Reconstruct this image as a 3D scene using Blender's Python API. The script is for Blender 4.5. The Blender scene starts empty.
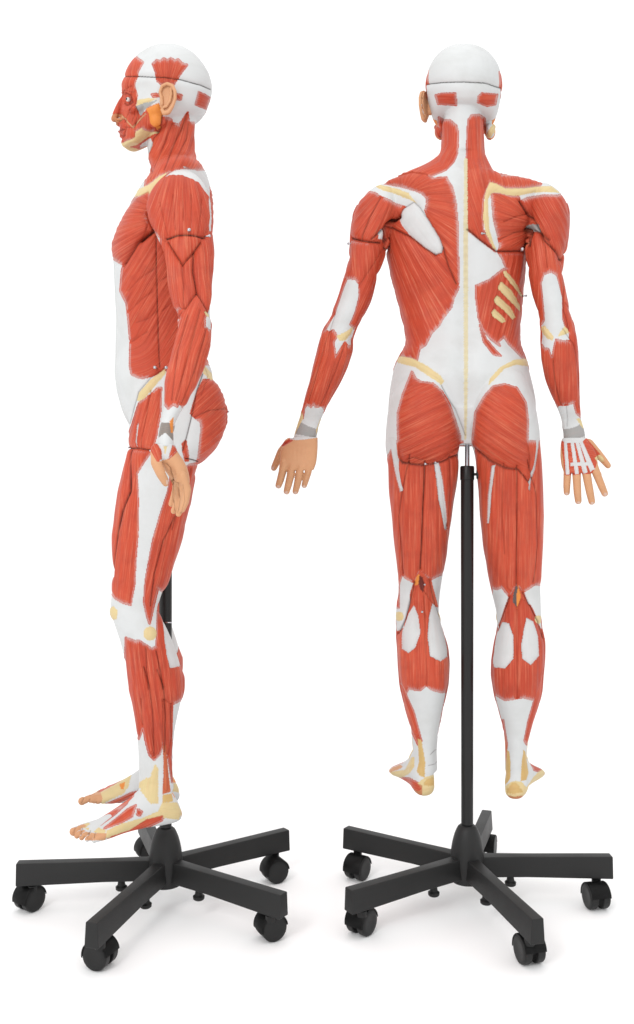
import bpy, bmesh, math, random
import numpy as np
from mathutils import Vector, Matrix

random.seed(3); np.random.seed(3)
S = 1/440.0                      # one modelling unit = 1/440 m
DD = 930.0                       # viewing distance of the survey drawings, in modelling units
scene = bpy.context.scene
COL = scene.collection

# ------------------------------------------------------------------ helpers
def link(o, parent=None):
    COL.objects.link(o)
    if parent is not None: o.parent = parent
    return o

def empty(name, loc, rz, label, cat, group=None, sc=1.0):
    o = bpy.data.objects.new(name, None); link(o)
    o.location = loc; o.rotation_euler = (0, 0, rz); o.scale = (sc, sc, sc)
    o['label'] = label; o['category'] = cat
    if group: o['group'] = group
    return o

def np_mesh(name, V, F):
    me = bpy.data.meshes.new(name)
    V = np.asarray(V, dtype=np.float32)
    me.vertices.add(len(V)); me.vertices.foreach_set('co', V.ravel())
    F = np.asarray(F, dtype=np.int32); k = F.shape[1]
    me.loops.add(F.size); me.loops.foreach_set('vertex_index', F.ravel())
    me.polygons.add(len(F))
    me.polygons.foreach_set('loop_start', np.arange(0, F.size, k, dtype=np.int32))
    me.polygons.foreach_set('use_smooth', np.ones(len(F), dtype=bool))
    me.update(calc_edges=True)
    return me

# ------------------------------------------------------------------ survey views
FA = 1.019
def back_px(P):
    M = DD/(DD+P[:, 1]); return 465+P[:, 0]*M, 500-(P[:, 2]-300)*M
def side_px(P):
    x = -np.abs(P[:, 0]); M = DD/(DD+FA*x)
    return 165-FA*P[:, 1]*M, 500-(FA*P[:, 2]-314.4)*M
def sideinv(X, Y, x):
    M = DD/(DD+FA*(-abs(x))); return (x, -(X-165)/(FA*M), ((500-Y)/M+314.4)/FA)
def backinv(X, Y, y):
    M = DD/(DD+y); return ((X-465)/M, y, 300+(500-Y)/M)

# ------------------------------------------------------------------ tables (row height, edge, edge)
HEAD_B = [(44,457,471),(45,452,476),(46.5,448,480),(49,443.5,484.5),(52.5,439.5,489),(57,435.3,493),(63,431.5,497),(69,428.7,499.8),(76,426.7,501.3),(85.4,425.8,502),(93,426,501.8),(100,427.3,500.6),(110,429.7,498.7),(118,432,496),(124,435,493),(130,439,489),(136,443,485.5),(142,448,481),(147,454,474)]
HEAD_A = [(44,160,171),(45,155,177),(46.5,150,182),(49,145,187.5),(52.5,140,192.5),(57,135,197.5),(63,130.5,202),(69,127,206),(76,124,209.5),(85,121.5,212),(92,121,212.2),(100,122.5,210.7),(110,121,207),(116,120,203),(120,119.5,198),(124,119,190),(130,119.5,172),(136,120.5,160),(142,122,150),(147,125,140)]
TOR_B = [(112,446,480),(124,442,484),(140,441.5,484),(151,441,484.5),(158,438.5,486.5),(164,431,489),(169,421,491.5),(173,411,495),(177,400,500),(181,389,530),(185,381,545),(190,377,551),(200,376,551),(215,378,547),(230,381,540),(245,385.5,530),(262,388.5,525.5),(278,391.5,524.3),(306,399,522),(330,405,519.7),(342,406.5,520),(350,404.5,521.5),(360,398,526),(372,392.5,530),(388,389.5,534),(400,388,536.5),(415,387,537),(430,388,538),(440,392,534),(445,400,525)]
TOR_A = [(112,156,195),(124,150,196),(140,146,194.8),(156,146.5,195.5),(168,149.5,198.5),(176,149,205),(186,146,209.5),(197,137,212),(213,128,212.5),(232,118.5,212),(248,113,209),(256,112.8,207),(266,113.5,205),(280,114,202),(304,115,197),(321,116,195),(341,115.2,196),(350,115,198.5),(358,115,203.5),(366,114.5,208),(373,114,211),(393,116.5,213),(411,121.5,208),(421,126,206),(430,130,202),(443,135,192),(458,142,180)]
TOR_M = [(44,44),(150,148),(190,188),(250,246),(300,294),(370,358),(410,400),(460,455)]
LEGL_B = [(368,412,440),(376,404,448),(385,396,456),(400,389.5,461),(415,386.5,463),(430,385,463.3),(445,384.3,461),(452,385,459.5),(466,388.3,459.5),(488,389,456.7),(517,391.4,452.4),(545,394.2,448),(573.6,397.6,443.9),(593,397.4,441),(610,395,439.6),(620,394.8,441),(636,396.5,445),(650,398,448),(664,398.4,449),(684,400,448),(707,404.7,443),(729,410,439.5),(751,412.5,437.8),(770,413,438.5)]
LEGR_B = [(368,488,518),(376,480,526),(385,472,530),(400,467.5,535),(415,466,538),(430,466,540.5),(445,470.5,541.4),(452,473,541.5),(466,475.5,542),(490,478,543),(517,479.4,543.8),(545,482.5,543.3),(573.6,487,541.5),(590,490,541.3),(610,495,542),(627,496.4,542.6),(642,494.5,544.7),(660,492,544.4),(675,491.5,543),(695,494.6,541.5),(720,501,534.5),(742,503.7,528.5),(758,504,527),(770,504,528)]
LEG_A = [(366,150,203),(375,148,211),(385,138,218),(393,130,221.5),(408,127,226),(420,127.5,226),(430,128,224),(443,127.5,219),(450,127,213.5),(456,126,207),(461,125.3,201),(470,123,196),(491,118,192),(506,116,189.7),(524,114,184.5),(535,112.2,183),(555,112.2,176.8),(580,113,168.5),(592,111,163.2),(603,110,159.5),(612,110,159),(623,113.5,165),(641,119.5,173),(661,124.5,179.6),(677,127,184.2),(690,129,184.2),(700,131.5,182),(715,134,178.5),(730,136,175.5),(750,137.3,173.5),(770,138,173.5),(790,137.5,175)]
LEG_M = [(366,368),(375,376),(460,460),(530,520),(590,578),(633,616),(667,653),(704,690),(760,742),(800,772)]
ARML_B = [(186,378,392),(188,373,398),(192,369,400),(200,361,402),(208,357,402),(216,354,400),(226,352,396),(235,351,392),(246,350.3,386.5),(257,350.2,383),(268,347,379.5),(279,343,376),(294,338.5,372.5),(304,335,369),(313,331.5,365),(322,327,359.5),(330,323,355),(339,320,352),(350,316.8,352),(367,312.5,346.4),(381,309.6,340),(396,305.3,332),(410,301,325.5),(418,298,322.5),(432,293.8,318),(440,292,317.5)]
ARMR_B = [(185,537,550),(188,533,555),(194,531,561),(204,529,566.4),(215,528,568.5),(222,527,568.8),(240,526.5,567.5),(248,526.4,565.5),(258,527,563),(272,528.5,563),(290,532,566),(299,534.2,567.4),(317,539.6,571.5),(328,541,574.5),(337,541.2,576.3),(343,541,577.6),(358,541.5,578.3),(378,545.4,579),(390,549.7,579.7),(399,552.7,580.5),(410,557,581.4),(418,560,582),(431,562,585.5),(440,562.5,587)]
ARM_A = [(171,172,190),(175,165,197),(180,159,202),(186,154,206),(195,149.5,210),(205,147,211.5),(215,148,212),(225,151,212.5),(240,158,213),(255,164.5,213.5),(266,167,213.7),(286,168,212.5),(304,173,211.5),(311,176,211),(326,177,212.5),(341,174.5,211),(352,171.5,208),(366,168.3,204.5),(383,164.5,198),(395,163.8,191),(405,163,186),(415,161,180),(423,160,176),(433,158,174.5),(447,155.5,175.5)]
ARM_M = [(171,186),(235,243),(318,337),(380,390),(435,430),(447,440)]

def tab(T, Y, c):
    a = np.array(T); return np.interp(Y, a[:, 0], a[:, c])
def smooth1(a, n):
    for _ in range(n):
        b = a.copy(); b[1:-1] = (a[:-2]+2*a[1:-1]+a[2:])/4; a = b
    return a
def ring_table(bt, at, mp, fig, sm=8, step=1.5, slim=0.0):
    m = np.array(mp)
    if fig == 'B':
        YB = np.arange(bt[0][0], bt[-1][0]+.01, step); YA = np.interp(YB, m[:, 1], m[:, 0])
    else:
        YA = np.arange(at[0][0], at[-1][0]+.01, step); YB = np.interp(YA, m[:, 0], m[:, 1])
    XL, XR, XF, XB = tab(bt, YB, 1), tab(bt, YB, 2), tab(at, YA, 1), tab(at, YA, 2)
    XL, XR, XF, XB = [smooth1(v, sm) for v in (XL, XR, XF, XB)]
    xc = (XL+XR)/2-465; xa = -np.abs(xc); xa = np.where(xa > -12, 0, xa)
    MA = DD/(DD+FA*xa)
    yf, yb = -(XF-165)/(FA*MA), -(XB-165)/(FA*MA)
    MB = DD/(DD+(yf+yb)/2)
    xl, xr = (XL-465)/MB, (XR-465)/MB
    z = 300+(500-YB)/MB if fig == 'B' else ((500-YA)/MA+314.4)/FA
    z = z-5.0*np.clip((z-690)/66, 0, 1)**1.3
    return np.stack([z, (xl+xr)/2, (xr-xl)/2-slim, (yf+yb)/2, (yf-yb)/2-slim*.8], 1)

def settle(V):
    V = np.array(V, dtype=float); one = V.ndim == 1
    if one: V = V[None]
    if FIG == 'B':
        x = V[:, 0].copy(); V[:, 0] = (x-.000165*x**2)/1.0126; V[:, 2] = 300+(V[:, 2]-300)/(1+.00017*x)
    else:
        y = V[:, 1].copy(); V[:, 1] = (y-.000165*y**2)/1.0126; V[:, 2] = 300+(V[:, 2]-300)/(1+.000175*y)
    return V[0] if one else V
class Soup:
    def __init__(s): s.V, s.F = [], []
    def add(s, V, F):
        o = len(s.V); s.V.extend(map(tuple, V)); s.F.extend([tuple(i+o for i in f) for f in F])
    def tube(s, rings):
        n = len(rings[0]); V = [p for r in rings for p in r]; F = []
        for i in range(len(rings)-1):
            for j in range(n):
                a, b = i*n+j, i*n+(j+1) % n
                F.append((a, b, b+n, a+n))
        V.append(tuple(np.mean(rings[0], 0))); V.append(tuple(np.mean(rings[-1], 0)))
        e = len(V); L = (len(rings)-1)*n
        for j in range(n):
            F.append((e-2, (j+1) % n, j)); F.append((e-1, L+j, L+(j+1) % n))
        s.add(V, F)
    def loft(s, T, e=2.2, tap=None, n=56):
        A = np.arange(n)*2*math.pi/n; c, q = np.cos(A), np.sin(A)
        if not callable(e): cc = np.sign(c)*np.abs(c)**(2/e); ss = np.sign(q)*np.abs(q)**(2/e)
        R = []
        for z, cx, hx, cy, hy in T:
            t = tap(z) if tap else 0
            if callable(e):
                ez = e(z); cc = np.sign(c)*np.abs(c)**(2/ez); ss = np.sign(q)*np.abs(q)**(2/ez)
            R.append(np.stack([cx+hx*cc*(1-t*np.clip(q, 0, 1)**1.5), cy+hy*ss, np.full(n, z)], 1))
        s.tube(R)
    def limb(s, pts, rad, flat=1.0, n=18):
        """rounded tapering limb through points; rad per point"""
        P = [Vector(p) for p in pts]; R = []
        Q, W = [], []
        d0 = (P[1]-P[0]).normalized(); d1 = (P[-1]-P[-2]).normalized()
        for k in (0.02, .35, .65, .88): Q.append(P[0]-d0*rad[0]*math.sqrt(1-k*k)); W.append(rad[0]*k)
        m = 6
        for i in range(len(P)-1):
            for k in range(m):
                t = k/m; Q.append(P[i].lerp(P[i+1], t)); W.append(rad[i]*(1-t)+rad[i+1]*t)
        Q.append(P[-1]); W.append(rad[-1])
        for k in (.88, .65, .35, .02): Q.append(P[-1]+d1*rad[-1]*math.sqrt(1-k*k)); W.append(rad[-1]*k)
        for i, (q, w) in enumerate(zip(Q, W)):
            d = (Q[min(i+1, len(Q)-1)]-Q[max(i-1, 0)]).normalized()
            u = d.cross(Vector((0, 1, 0)));
            if u.length < .2: u = d.cross(Vector((1, 0, 0)))
            u.normalize(); v = d.cross(u)
            R.append([tuple(q+u*w*math.cos(a)+v*w*flat*math.sin(a)) for a in np.arange(n)*2*math.pi/n])
        s.tube(R)
    def ball(s, c, r):
        c = Vector(c); rx, ry, rz = r; R = []
        for k in range(1, 12):
            t = math.pi*k/12; z = -math.cos(t); w = math.sin(t)
            R.append([(c.x+rx*w*math.cos(a), c.y+ry*w*math.sin(a), c.z+rz*z) for a in np.arange(20)*2*math.pi/20])
        s.tube(R)
    def remesh(s, voxel):
        me = bpy.data.meshes.new('soup'); me.from_pydata(s.V, [], s.F); me.update()
        bm = bmesh.new(); bm.from_mesh(me); bmesh.ops.recalc_face_normals(bm, faces=bm.faces); bm.to_mesh(me); bm.free()
        o = bpy.data.objects.new('soup', me); COL.objects.link(o)
        md = o.modifiers.new('r', 'REMESH'); md.mode = 'VOXEL'; md.voxel_size = voxel; md.adaptivity = 0
        dg = bpy.context.evaluated_depsgraph_get(); dg.update()
        ev = o.evaluated_get(dg); m2 = bpy.data.meshes.new_from_object(ev)
        V = np.zeros(len(m2.vertices)*3, dtype=np.float32); m2.vertices.foreach_get('co', V)
        F = np.zeros(len(m2.loops), dtype=np.int32); m2.loops.foreach_get('vertex_index', F)
        bpy.data.objects.remove(o); bpy.data.meshes.remove(me); bpy.data.meshes.remove(m2)
        return V.reshape(-1, 3).astype(np.float64), F.reshape(-1, 4)

def edges_of(F):
    E = np.concatenate([F[:, [0, 1]], F[:, [1, 2]], F[:, [2, 3]], F[:, [3, 0]]]); E.sort(axis=1)
    return np.unique(E, axis=0)
def lap(A, E, it, w=0.5, mask=None):
    n = len(A); deg = np.bincount(E.ravel(), minlength=n).astype(float); deg[deg == 0] = 1
    A = A.copy(); one = A.ndim == 1
    for _ in range(it):
        if one:
            s = np.bincount(E[:, 0], A[E[:, 1]], n)+np.bincount(E[:, 1], A[E[:, 0]], n); avg = s/deg
            A = A+(avg-A)*w
        else:
            for k in range(A.shape[1]):
                s = np.bincount(E[:, 0], A[E[:, 1], k], n)+np.bincount(E[:, 1], A[E[:, 0], k], n)
                dlt = (s/deg-A[:, k])*w
                if mask is not None: dlt *= mask
                A[:, k] += dlt
    return A
def normals(V, F):
    N = np.cross(V[F[:, 2]]-V[F[:, 0]], V[F[:, 3]]-V[F[:, 1]])
    out = np.zeros_like(V)
    for k in range(3):
        for j in range(4): out[:, k] += np.bincount(F[:, j], N[:, k], len(V))
    return out/np.maximum(np.linalg.norm(out, axis=1), 1e-9)[:, None]

# ------------------------------------------------------------------ paint regions
TR = {'BK1':(340,160,5.03),'BK2':(464,160,5.03),'BH':(400,30,4.877),'BAL':(260,220,3.5286),'BAR':(500,220,3.4133),
      'BG':(370,340,3.337),'BT':(380,460,3.522),'BF':(370,660,3.17),'BFL':(370,730,6.34),'BFR':(490,730,9.057),
      'BHL':(260,400,7.925),'SH':(105,38,5.611),'ST':(90,190,3.9625),'SG':(90,350,3.9625),'SK':(90,510,3.9625),
      'SF':(50,670,3.522),'SFT':(60,740,4.877),'SHD':(140,390,6.34),'P':(0,0,1)}
def lin(r, g, b):
    f = lambda v: (v/12.92 if v <= .04045 else ((v+.055)/1.055)**2.4)
    return np.array([f(r/255), f(g/255), f(b/255)])
C_ = {'R':lin(222,87,59),'W':lin(233,235,235),'Y':lin(243,222,166),'O':lin(252,158,72),'S':lin(234,176,132),'G':lin(178,178,176),'Q':lin(150,145,138),
      'B':lin(110,40,34),'D':lin(95,95,97),'P':lin(240,205,185),'H':lin(231,196,128),'L':lin(196,80,66),'RO':lin(226,120,78),'T':lin(216,146,102),'V':lin(236,226,186)}
for _k in C_: C_[_k] = C_[_k]*.665
REG, CRE = [], []
def tp(T, pts):
    ox, oy, s = TR[T]; return np.array([(ox+x/s, oy+y/s) for x, y in pts])
def R(view, grp, T, name, col, pts, fan=None, g=None, b=1.0, rag=0.38):
    if isinstance(pts[0][0], str):
        P = np.concatenate([tp(t, p) for t, p in pts])
    else: P = tp(T, pts)
    REG.append(dict(view=view, grp=grp, name=name, col=col, P=P, fan=None if fan is None else tp(T, [fan])[0],
                    g=None if g is None else tp(T, g), b=b, rag=rag))
def disc(view, grp, T, name, col, x, y, r, b=.8):
    R(view, grp, T, name, col, [(x+r*math.cos(a), y+r*1.05*math.sin(a)) for a in np.arange(16)*math.pi/8], b=b, rag=.3)
def K(view, grp, T, pts, w=.8, d=1.2, dark=.55):
    CRE.append((view, grp, tp(T, pts), w*1.12, d*1.3, dark))

# ---- back view, head and neck
R('b','t','BH','trapezius_muscle','R',[(190,425),(212,440),(245,440),(275,465),(283,500),(279,600),(262,640),(225,680),(150,712),(20,735),(-60,745),(-75,690),(80,640),(150,605),(190,570),(200,520),(185,470)],g=[(240,440),(240,560),(190,650),(60,710)],b=1.2)
R('b','t','P','trapezius_muscle','R',[('BH',[(350,415),(385,413),(412,430),(416,480),(412,590),(450,640),(500,715)]),('BK2',[(190,75),(260,75),(390,95),(430,122),(300,142),(210,142),(130,112),(112,150),(95,200),(90,290),(95,350),(130,415),(158,458),(18,350),(10,200),(10,0)]),('BH',[(322,700),(326,600),(330,480),(335,435)])],g=[(474,115),(476,160),(484,190),(500,240)],b=1.2)
R('b','t','BH','occipital_muscle','R',[(173,318),(200,310),(270,308),(275,365),(230,362),(185,360)],g=[(170,335),(275,340)],b=.6)
R('b','t','BH','occipital_muscle','R',[(382,325),(400,308),(440,312),(475,315),(465,362),(425,370),(380,352)],g=[(380,335),(475,340)],b=.6)
R('b','t','BH','temporal_muscle','R',[(120,215),(136,190),(131,262),(120,262)],b=.4)
R('b','t','BH','temporal_muscle','R',[(486,205),(505,215),(505,290),(491,272)],b=.4)
R('b','t','BH','neck_muscle','R',[(150,435),(175,460),(198,490),(200,545),(180,530),(150,470)],b=.8)
R('b','t','BH','parotid_gland','O',[(475,385),(500,360),(500,440),(470,450)],b=.8)
R('b','t','BH','jaw','Y',[(470,430),(490,420),(460,500),(425,548),(405,552),(425,500)],b=.8)
# ---- back view, torso left
R('b',None,'BK1','teres_muscle','R',[(150,300),(262,280),(262,430),(230,440),(150,430)],g=[(200,300),(200,430)],b=-.5)
R('b',None,'BK2','teres_muscle','R',[(300,280),(420,280),(425,470),(290,470)],g=[(300,350),(400,370)],b=-1)
R('b',None,'BK2','triceps_muscle','R',[(420,390),(560,380),(570,560),(480,560)],g=[(460,400),(500,560)],b=.2)
R('b',None,'BK1','trapezius_muscle','R',[(225,118),(240,95),(300,80),(360,62),(430,70),(470,92),(535,87),(548,112),(562,130),(572,165),(582,215),(590,300),(592,400),(597,620),(585,625),(555,540),(520,440),(490,370),(440,290),(428,250),(438,220),(437,190),(410,165),(380,152),(300,130)],fan=(300,180),b=1.3)
R('b','t','BK1','latissimus_muscle','R',[(238,335),(350,385),(430,445),(480,475),(512,465),(520,440),(545,530),(575,600),(597,640),(570,700),(560,740),(515,800),(500,830),(460,870),(430,930),(400,950),(388,1005),(310,985),(300,960),(290,800),(270,720),(250,620),(235,540),(225,430)],fan=(130,60),b=1.3)
R('b',None,'BK1','teres_muscle','R',[(238,330),(290,283),(330,340),(385,402),(330,375)],g=[(240,320),(380,400)],b=1)
R('b',None,'BK1','deltoid_muscle','R',[(148,160),(175,165),(205,183),(250,203),(275,220),(310,230),(335,238),(292,280),(240,330),(200,375),(182,400),(160,408),(100,402),(40,392),(40,340),(60,280),(90,205)],fan=(330,20),b=1.6)
R('b',None,'BK1','shoulder_blade_ridge','Y',[(172,130),(200,122),(250,134),(300,148),(345,165),(362,190),(385,215),(355,200),(320,188),(265,165),(210,150)],b=1.4,rag=.4)
R('b',None,'BK1','infraspinatus_fascia','W',[(290,282),(320,240),(370,208),(400,235),(450,310),(500,390),(518,440),(512,465),(480,475),(430,442),(350,378),(310,325)],b=.9,rag=.15)
# ---- back view, left arm
R('b',None,'BAL','triceps_muscle','R',[(310,72),(440,80),(455,100),(430,170),(405,260),(385,330),(350,380),(330,382),(318,368),(335,330),(350,275),(350,225),(335,206),(305,206),(290,245),(275,290),(262,325),(250,330),(270,250),(290,190),(305,130)],g=[(370,80),(375,200),(300,380)],b=1.3)
R('b','a','BAL','forearm_muscle','R',[(262,318),(255,335),(228,388),(240,394),(258,388),(270,410),(258,430),(265,485),(300,430),(312,448),(325,440),(340,440),(340,470),(320,520),(290,590),(250,650),(228,668),(215,655),(197,660),(188,648),(178,660),(165,648),(155,665),(150,700),(140,695),(135,690),(140,650),(150,620),(165,570),(185,480),(205,410),(225,360)],g=[(260,330),(245,470),(180,680)],b=1.3)
R('b','a','BAL','elbow_bone','Y',[(268,408),(300,395),(328,376),(322,400),(300,425),(278,425)],b=1)
R('b','a','BAL','wrist_band','G',[(142,712),(170,728),(198,738),(197,768),(118,755),(125,735)],b=.7,rag=.1)
R('b','a','BAL','wrist_bone','Y',[(115,752),(148,675),(152,700),(128,745),(122,760)],b=.5)
R('b','a','BAL','wrist_bone','Y',[(198,740),(214,698),(212,750),(200,768)],b=.5)
# ---- back view, torso right
R('b',None,'BK2','infraspinatus_muscle','R',[(140,163),(185,168),(230,182),(275,184),(300,240),(338,292),(320,345),(332,375),(322,425),(280,450),(175,458),(182,430),(168,370),(150,300),(143,220)],fan=(400,330),b=1.4)
R('b',None,'BK2','deltoid_muscle','R',[(282,208),(320,190),(350,186),(400,178),(470,180),(492,172),(525,215),(540,310),(530,400),(492,505),(470,460),(400,395),(340,292),(300,240)],g=[(360,190),(430,330),(490,490)],b=1.8)
R('b',None,'BK2','shoulder_blade_ridge','Y',[(130,110),(160,118),(210,142),(300,142),(400,130),(440,130),(490,168),(460,162),(400,160),(350,164),(280,178),(230,178),(165,162),(140,165),(130,180),(120,200),(125,300),(128,350),(150,420),(165,448),(150,445),(110,370),(95,290),(103,185),(112,150)],b=1.6,rag=.2)
R('b','t','BK2','flank_muscle','R',[(172,460),(250,462),(312,465),(325,560),(315,690),(305,760),(295,850),(305,920),(312,1010),(285,985),(250,950),(225,925),(200,888),(172,915),(180,935),(140,905),(100,860),(75,800),(62,700),(60,632),(130,602),(195,550),(212,545),(195,500)],g=[(200,470),(110,900)],b=1.1)
R('b','t','BK2','flank_muscle','R',[(80,830),(110,900),(160,960),(185,985),(150,978),(100,915)],b=.8)
for q in ([(195,562),(209,555),(250,606),(292,680),(288,692),(242,634),(200,580)],[(168,640),(185,610),(236,656),(282,735),(282,766),(230,712),(174,653)],[(148,702),(165,680),(230,740),(257,790),(242,805),(200,760),(152,717)],[(135,767),(150,748),(200,795),(207,812),(190,822),(142,787)]):
    R('b','t','BK2','rib','Y',q,b=1.5,rag=.2)
R('b',None,'BK2','shoulder_capsule','G',[(312,335),(338,320),(378,324),(380,355),(330,358)],b=-.6)
R('b',None,'BK1','arm_tendon','W',[(200,350),(222,343),(226,375),(218,402),(194,396)],b=.5)
R('b',None,'P','spine_ridge','V',[(464,158),(467.4,158),(468,250),(468.4,300),(467.5,400),(466.2,440),(464.2,440),(463.8,400),(463.6,300),(463.3,250)],b=.9,rag=.9)
# ---- back view, right arm
R('b',None,'BK2','triceps_muscle','R',[(335,372),(360,358),(385,370),(420,400),(470,465),(490,510),(515,540),(530,650),(540,740),(580,860),(555,868),(530,850),(510,830),(500,800),(500,690),(470,580),(440,560),(400,575),(385,620),(395,720),(402,805),(385,832),(350,760),(335,700),(318,560),(312,450),(318,400)],g=[(370,370),(395,560),(390,830)],b=1.3)
R('b','a','BAR','forearm_muscle','R',[(222,280),(235,300),(255,350),(275,420),(285,500),(290,580),(290,650),(276,672),(262,660),(252,622),(225,632),(200,632),(188,640),(175,610),(145,540),(125,470),(125,420),(138,418),(150,438),(165,440),(178,478),(186,430),(192,408),(215,414),(243,412),(236,372),(222,355),(216,330)],g=[(235,320),(235,480),(240,660)],b=1.3)
R('b','a','BK2','elbow_bone','Y',[(388,842),(405,833),(430,860),(452,892),(445,908),(420,900),(398,875)],b=1.6)
R('b','a','BK2','elbow_bone','Y',[(508,834),(525,850),(530,868),(500,880),(470,890),(485,862)],b=1.6)
R('b','a','BAR','wrist_band','G',[(210,715),(235,712),(262,705),(282,690),(296,735),(250,752),(212,750)],b=.7,rag=.1)
R('b','a','BAR','wrist_bone','Y',[(260,678),(272,676),(288,700),(284,714)],b=.5)
# ---- back view, legs (thigh first, glutes over it)
R('b','t','BT','hamstring_muscle','R',[(10,-8),(28,-14),(40,-34),(50,-66),(290,-66),(285,50),(275,200),(260,300),(240,405),(215,403),(195,412),(178,422),(150,400),(142,382),(120,432),(95,418),(76,404),(66,440),(66,520),(55,520),(50,400),(40,300),(28,200),(15,100)],g=[(150,0),(150,400)],b=1.4)
R('b','t','BT','iliotibial_band','W',[(30,-80),(55,-80),(66,0),(80,108),(72,112),(48,10)],b=.4,rag=.2)
R('b','t','BT','gracilis_tendon','W',[(190,12),(208,12),(220,80),(238,240),(225,246),(205,140)],b=.8,rag=.2)
R('b','t','BT','hamstring_muscle','R',[(330,-66),(562,-66),(572,-36),(590,-14),(610,-10),(610,200),(590,430),(572,440),(545,438),(525,452),(503,466),(492,450),(480,438),(455,482),(430,447),(412,455),(395,450),(392,480),(375,400),(350,330),(335,200)],g=[(470,0),(470,440)],b=1.4)
R('b','t','BT','iliotibial_band','W',[(552,-80),(562,-80),(545,20),(525,108),(520,100),(538,20)],b=.4,rag=.2)
R('b','t','BT','gracilis_tendon','W',[(395,18),(406,18),(396,110),(387,222),(379,222),(384,120)],b=.8,rag=.2)
R('b','t','BG','gluteus_muscle','R',[(140,105),(152,128),(170,140),(210,145),(240,170),(265,210),(285,270),(300,320),(304,350),(275,372),(230,405),(180,417),(110,410),(98,385),(92,300),(92,245),(110,180)],g=[(300,130),(40,260)],b=1.8)
R('b','t','BG','gluteus_muscle','R',[(352,240),(380,190),(410,155),(450,147),(490,160),(520,210),(527,270),(525,340),(532,400),(530,472),(495,430),(450,425),(400,402),(346,362),(342,330),(348,280)],g=[(320,130),(570,300)],b=1.8)
R('b','t','BG','hip_crest','Y',[(92,52),(140,60),(190,85),(235,118),(248,138),(238,148),(190,117),(150,90),(92,76)],b=1.5,rag=.3)
R('b','t','BG','hip_crest','Y',[(394,152),(400,128),(435,90),(480,66),(530,60),(535,90),(490,82),(450,95),(415,132)],b=1.5,rag=.3)
R('b','t','BT','calf_muscle','R',[(108,470),(130,405),(142,384),(160,405),(178,424),(192,475),(208,530),(150,560),(105,540)],g=[(145,400),(150,560)],b=-1.2)
R('b','t','BT','calf_muscle','R',[(450,500),(456,480),(480,436),(492,448),(504,467),(524,510),(500,540),(465,540)],g=[(480,440),(482,540)],b=-1.2)
R('b','t','BT','calf_muscle','R',[(112,492),(135,440),(160,468),(182,500),(205,520),(222,560),(255,660),(258,720),(250,800),(240,815),(215,818),(180,808),(165,792),(140,812),(100,805),(92,822),(60,760),(42,690),(40,640),(50,612),(85,592),(88,560)],g=[(150,460),(160,800)],b=1.2)
R('b','t','BT','calf_tendon','W',[(120,512),(135,550),(142,610),(125,662),(102,680),(80,665),(78,600),(100,540)],b=1.2,rag=.3)
R('b','t','BT','calf_tendon','W',[(185,504),(207,520),(230,575),(245,640),(240,690),(210,710),(175,690),(167,620),(172,550)],b=1.2,rag=.3)
R('b','t','BT','popliteal_hollow','B',[(138,405),(150,415),(158,440),(152,468),(140,450),(134,430)],b=-2.4)  # dark red-brown patch sunk into the back of the left knee
R('b','t','BT','popliteal_nerve','O',[(120,430),(134,402),(140,405),(134,440),(122,444)],b=.3)
disc('b','t','BT','knee_bone','Y',66,550,16)
R('b','t','BT','calf_muscle','R',[(440,520),(452,492),(467,484),(482,525),(498,488),(530,512),(552,555),(575,620),(590,700),(585,780),(570,812),(545,846),(505,836),(470,842),(440,846),(410,828),(388,800),(385,720),(400,620),(410,600),(425,560)],g=[(480,500),(485,840)],b=1.2)
R('b','t','BT','calf_tendon','W',[(430,571),(455,575),(470,620),(470,700),(442,735),(402,730),(395,690),(410,610)],b=1.2,rag=.3)
R('b','t','BT','calf_tendon','W',[(515,556),(540,570),(556,620),(559,690),(530,722),(500,700),(497,650),(506,600)],b=1.2,rag=.3)
R('b','t','BT','popliteal_hollow','D',[(480,438),(487,455),(482,520),(468,500),(470,470)],b=-2.4)  # dark grey patch, set back behind the right knee
R('b','t','BT','popliteal_nerve','O',[(487,440),(497,482),(483,522),(480,480)],b=.2)
disc('b','t','BT','knee_bone','Y',560,562,14)
R('b','t','BF','peroneal_muscle','R',[(85,60),(104,84),(118,120),(138,165),(163,258),(152,268),(130,220),(108,160),(90,110)],b=.8)
R('b','t','BFL','peroneal_tendon','H',[(302,55),(325,60),(350,200),(348,302),(318,292),(295,262),(310,200)],b=.7)
R('b','t','BFL','heel_bone','Y',[(285,350),(325,318),(355,297),(400,283),(450,305),(465,350),(450,420),(330,430),(295,385)],b=.8)
R('b','t','BFL','heel_bone','H',[(340,345),(360,310),(400,300),(430,320),(410,350),(370,355)],b=.2,rag=1)
R('b','t','BFL','foot_bone','T',[(110,285),(330,350),(330,440),(200,440),(110,350)],b=.1)
R('b','t','BFL','sole_muscle','R',[(150,292),(200,303),(245,306),(300,335),(325,372),(310,390),(255,370),(195,335),(145,312)],b=.2)
R('b','t','BFL','foot_bone','Y',[(120,262),(165,258),(222,250),(262,170),(280,170),(280,235),(245,280),(195,302),(140,292)],b=.6)
R('b','t','BFL','toe','S',[(90,250),(110,205),(160,170),(205,170),(240,195),(200,240),(150,257),(125,270),(95,268)],b=.2)
R('b','t','BFL','toe_tendon','W',[(170,190),(250,165),(262,170),(215,235),(190,215)],b=.3)
R('b','t','BF','peroneal_muscle','R',[(560,0),(556,80),(540,150),(520,210),(507,250),(496,268),(490,255),(503,190),(522,125),(535,85),(545,30)],b=.8)
R('b','t','BF','medial_leg_muscle','R',[(405,190),(422,190),(434,268),(428,310),(418,290)],b=.6)
R('b','t','BFR','medial_leg_tendon','H',[(150,175),(175,200),(185,300),(182,440),(135,505),(115,480),(138,330)],b=.5)
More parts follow.
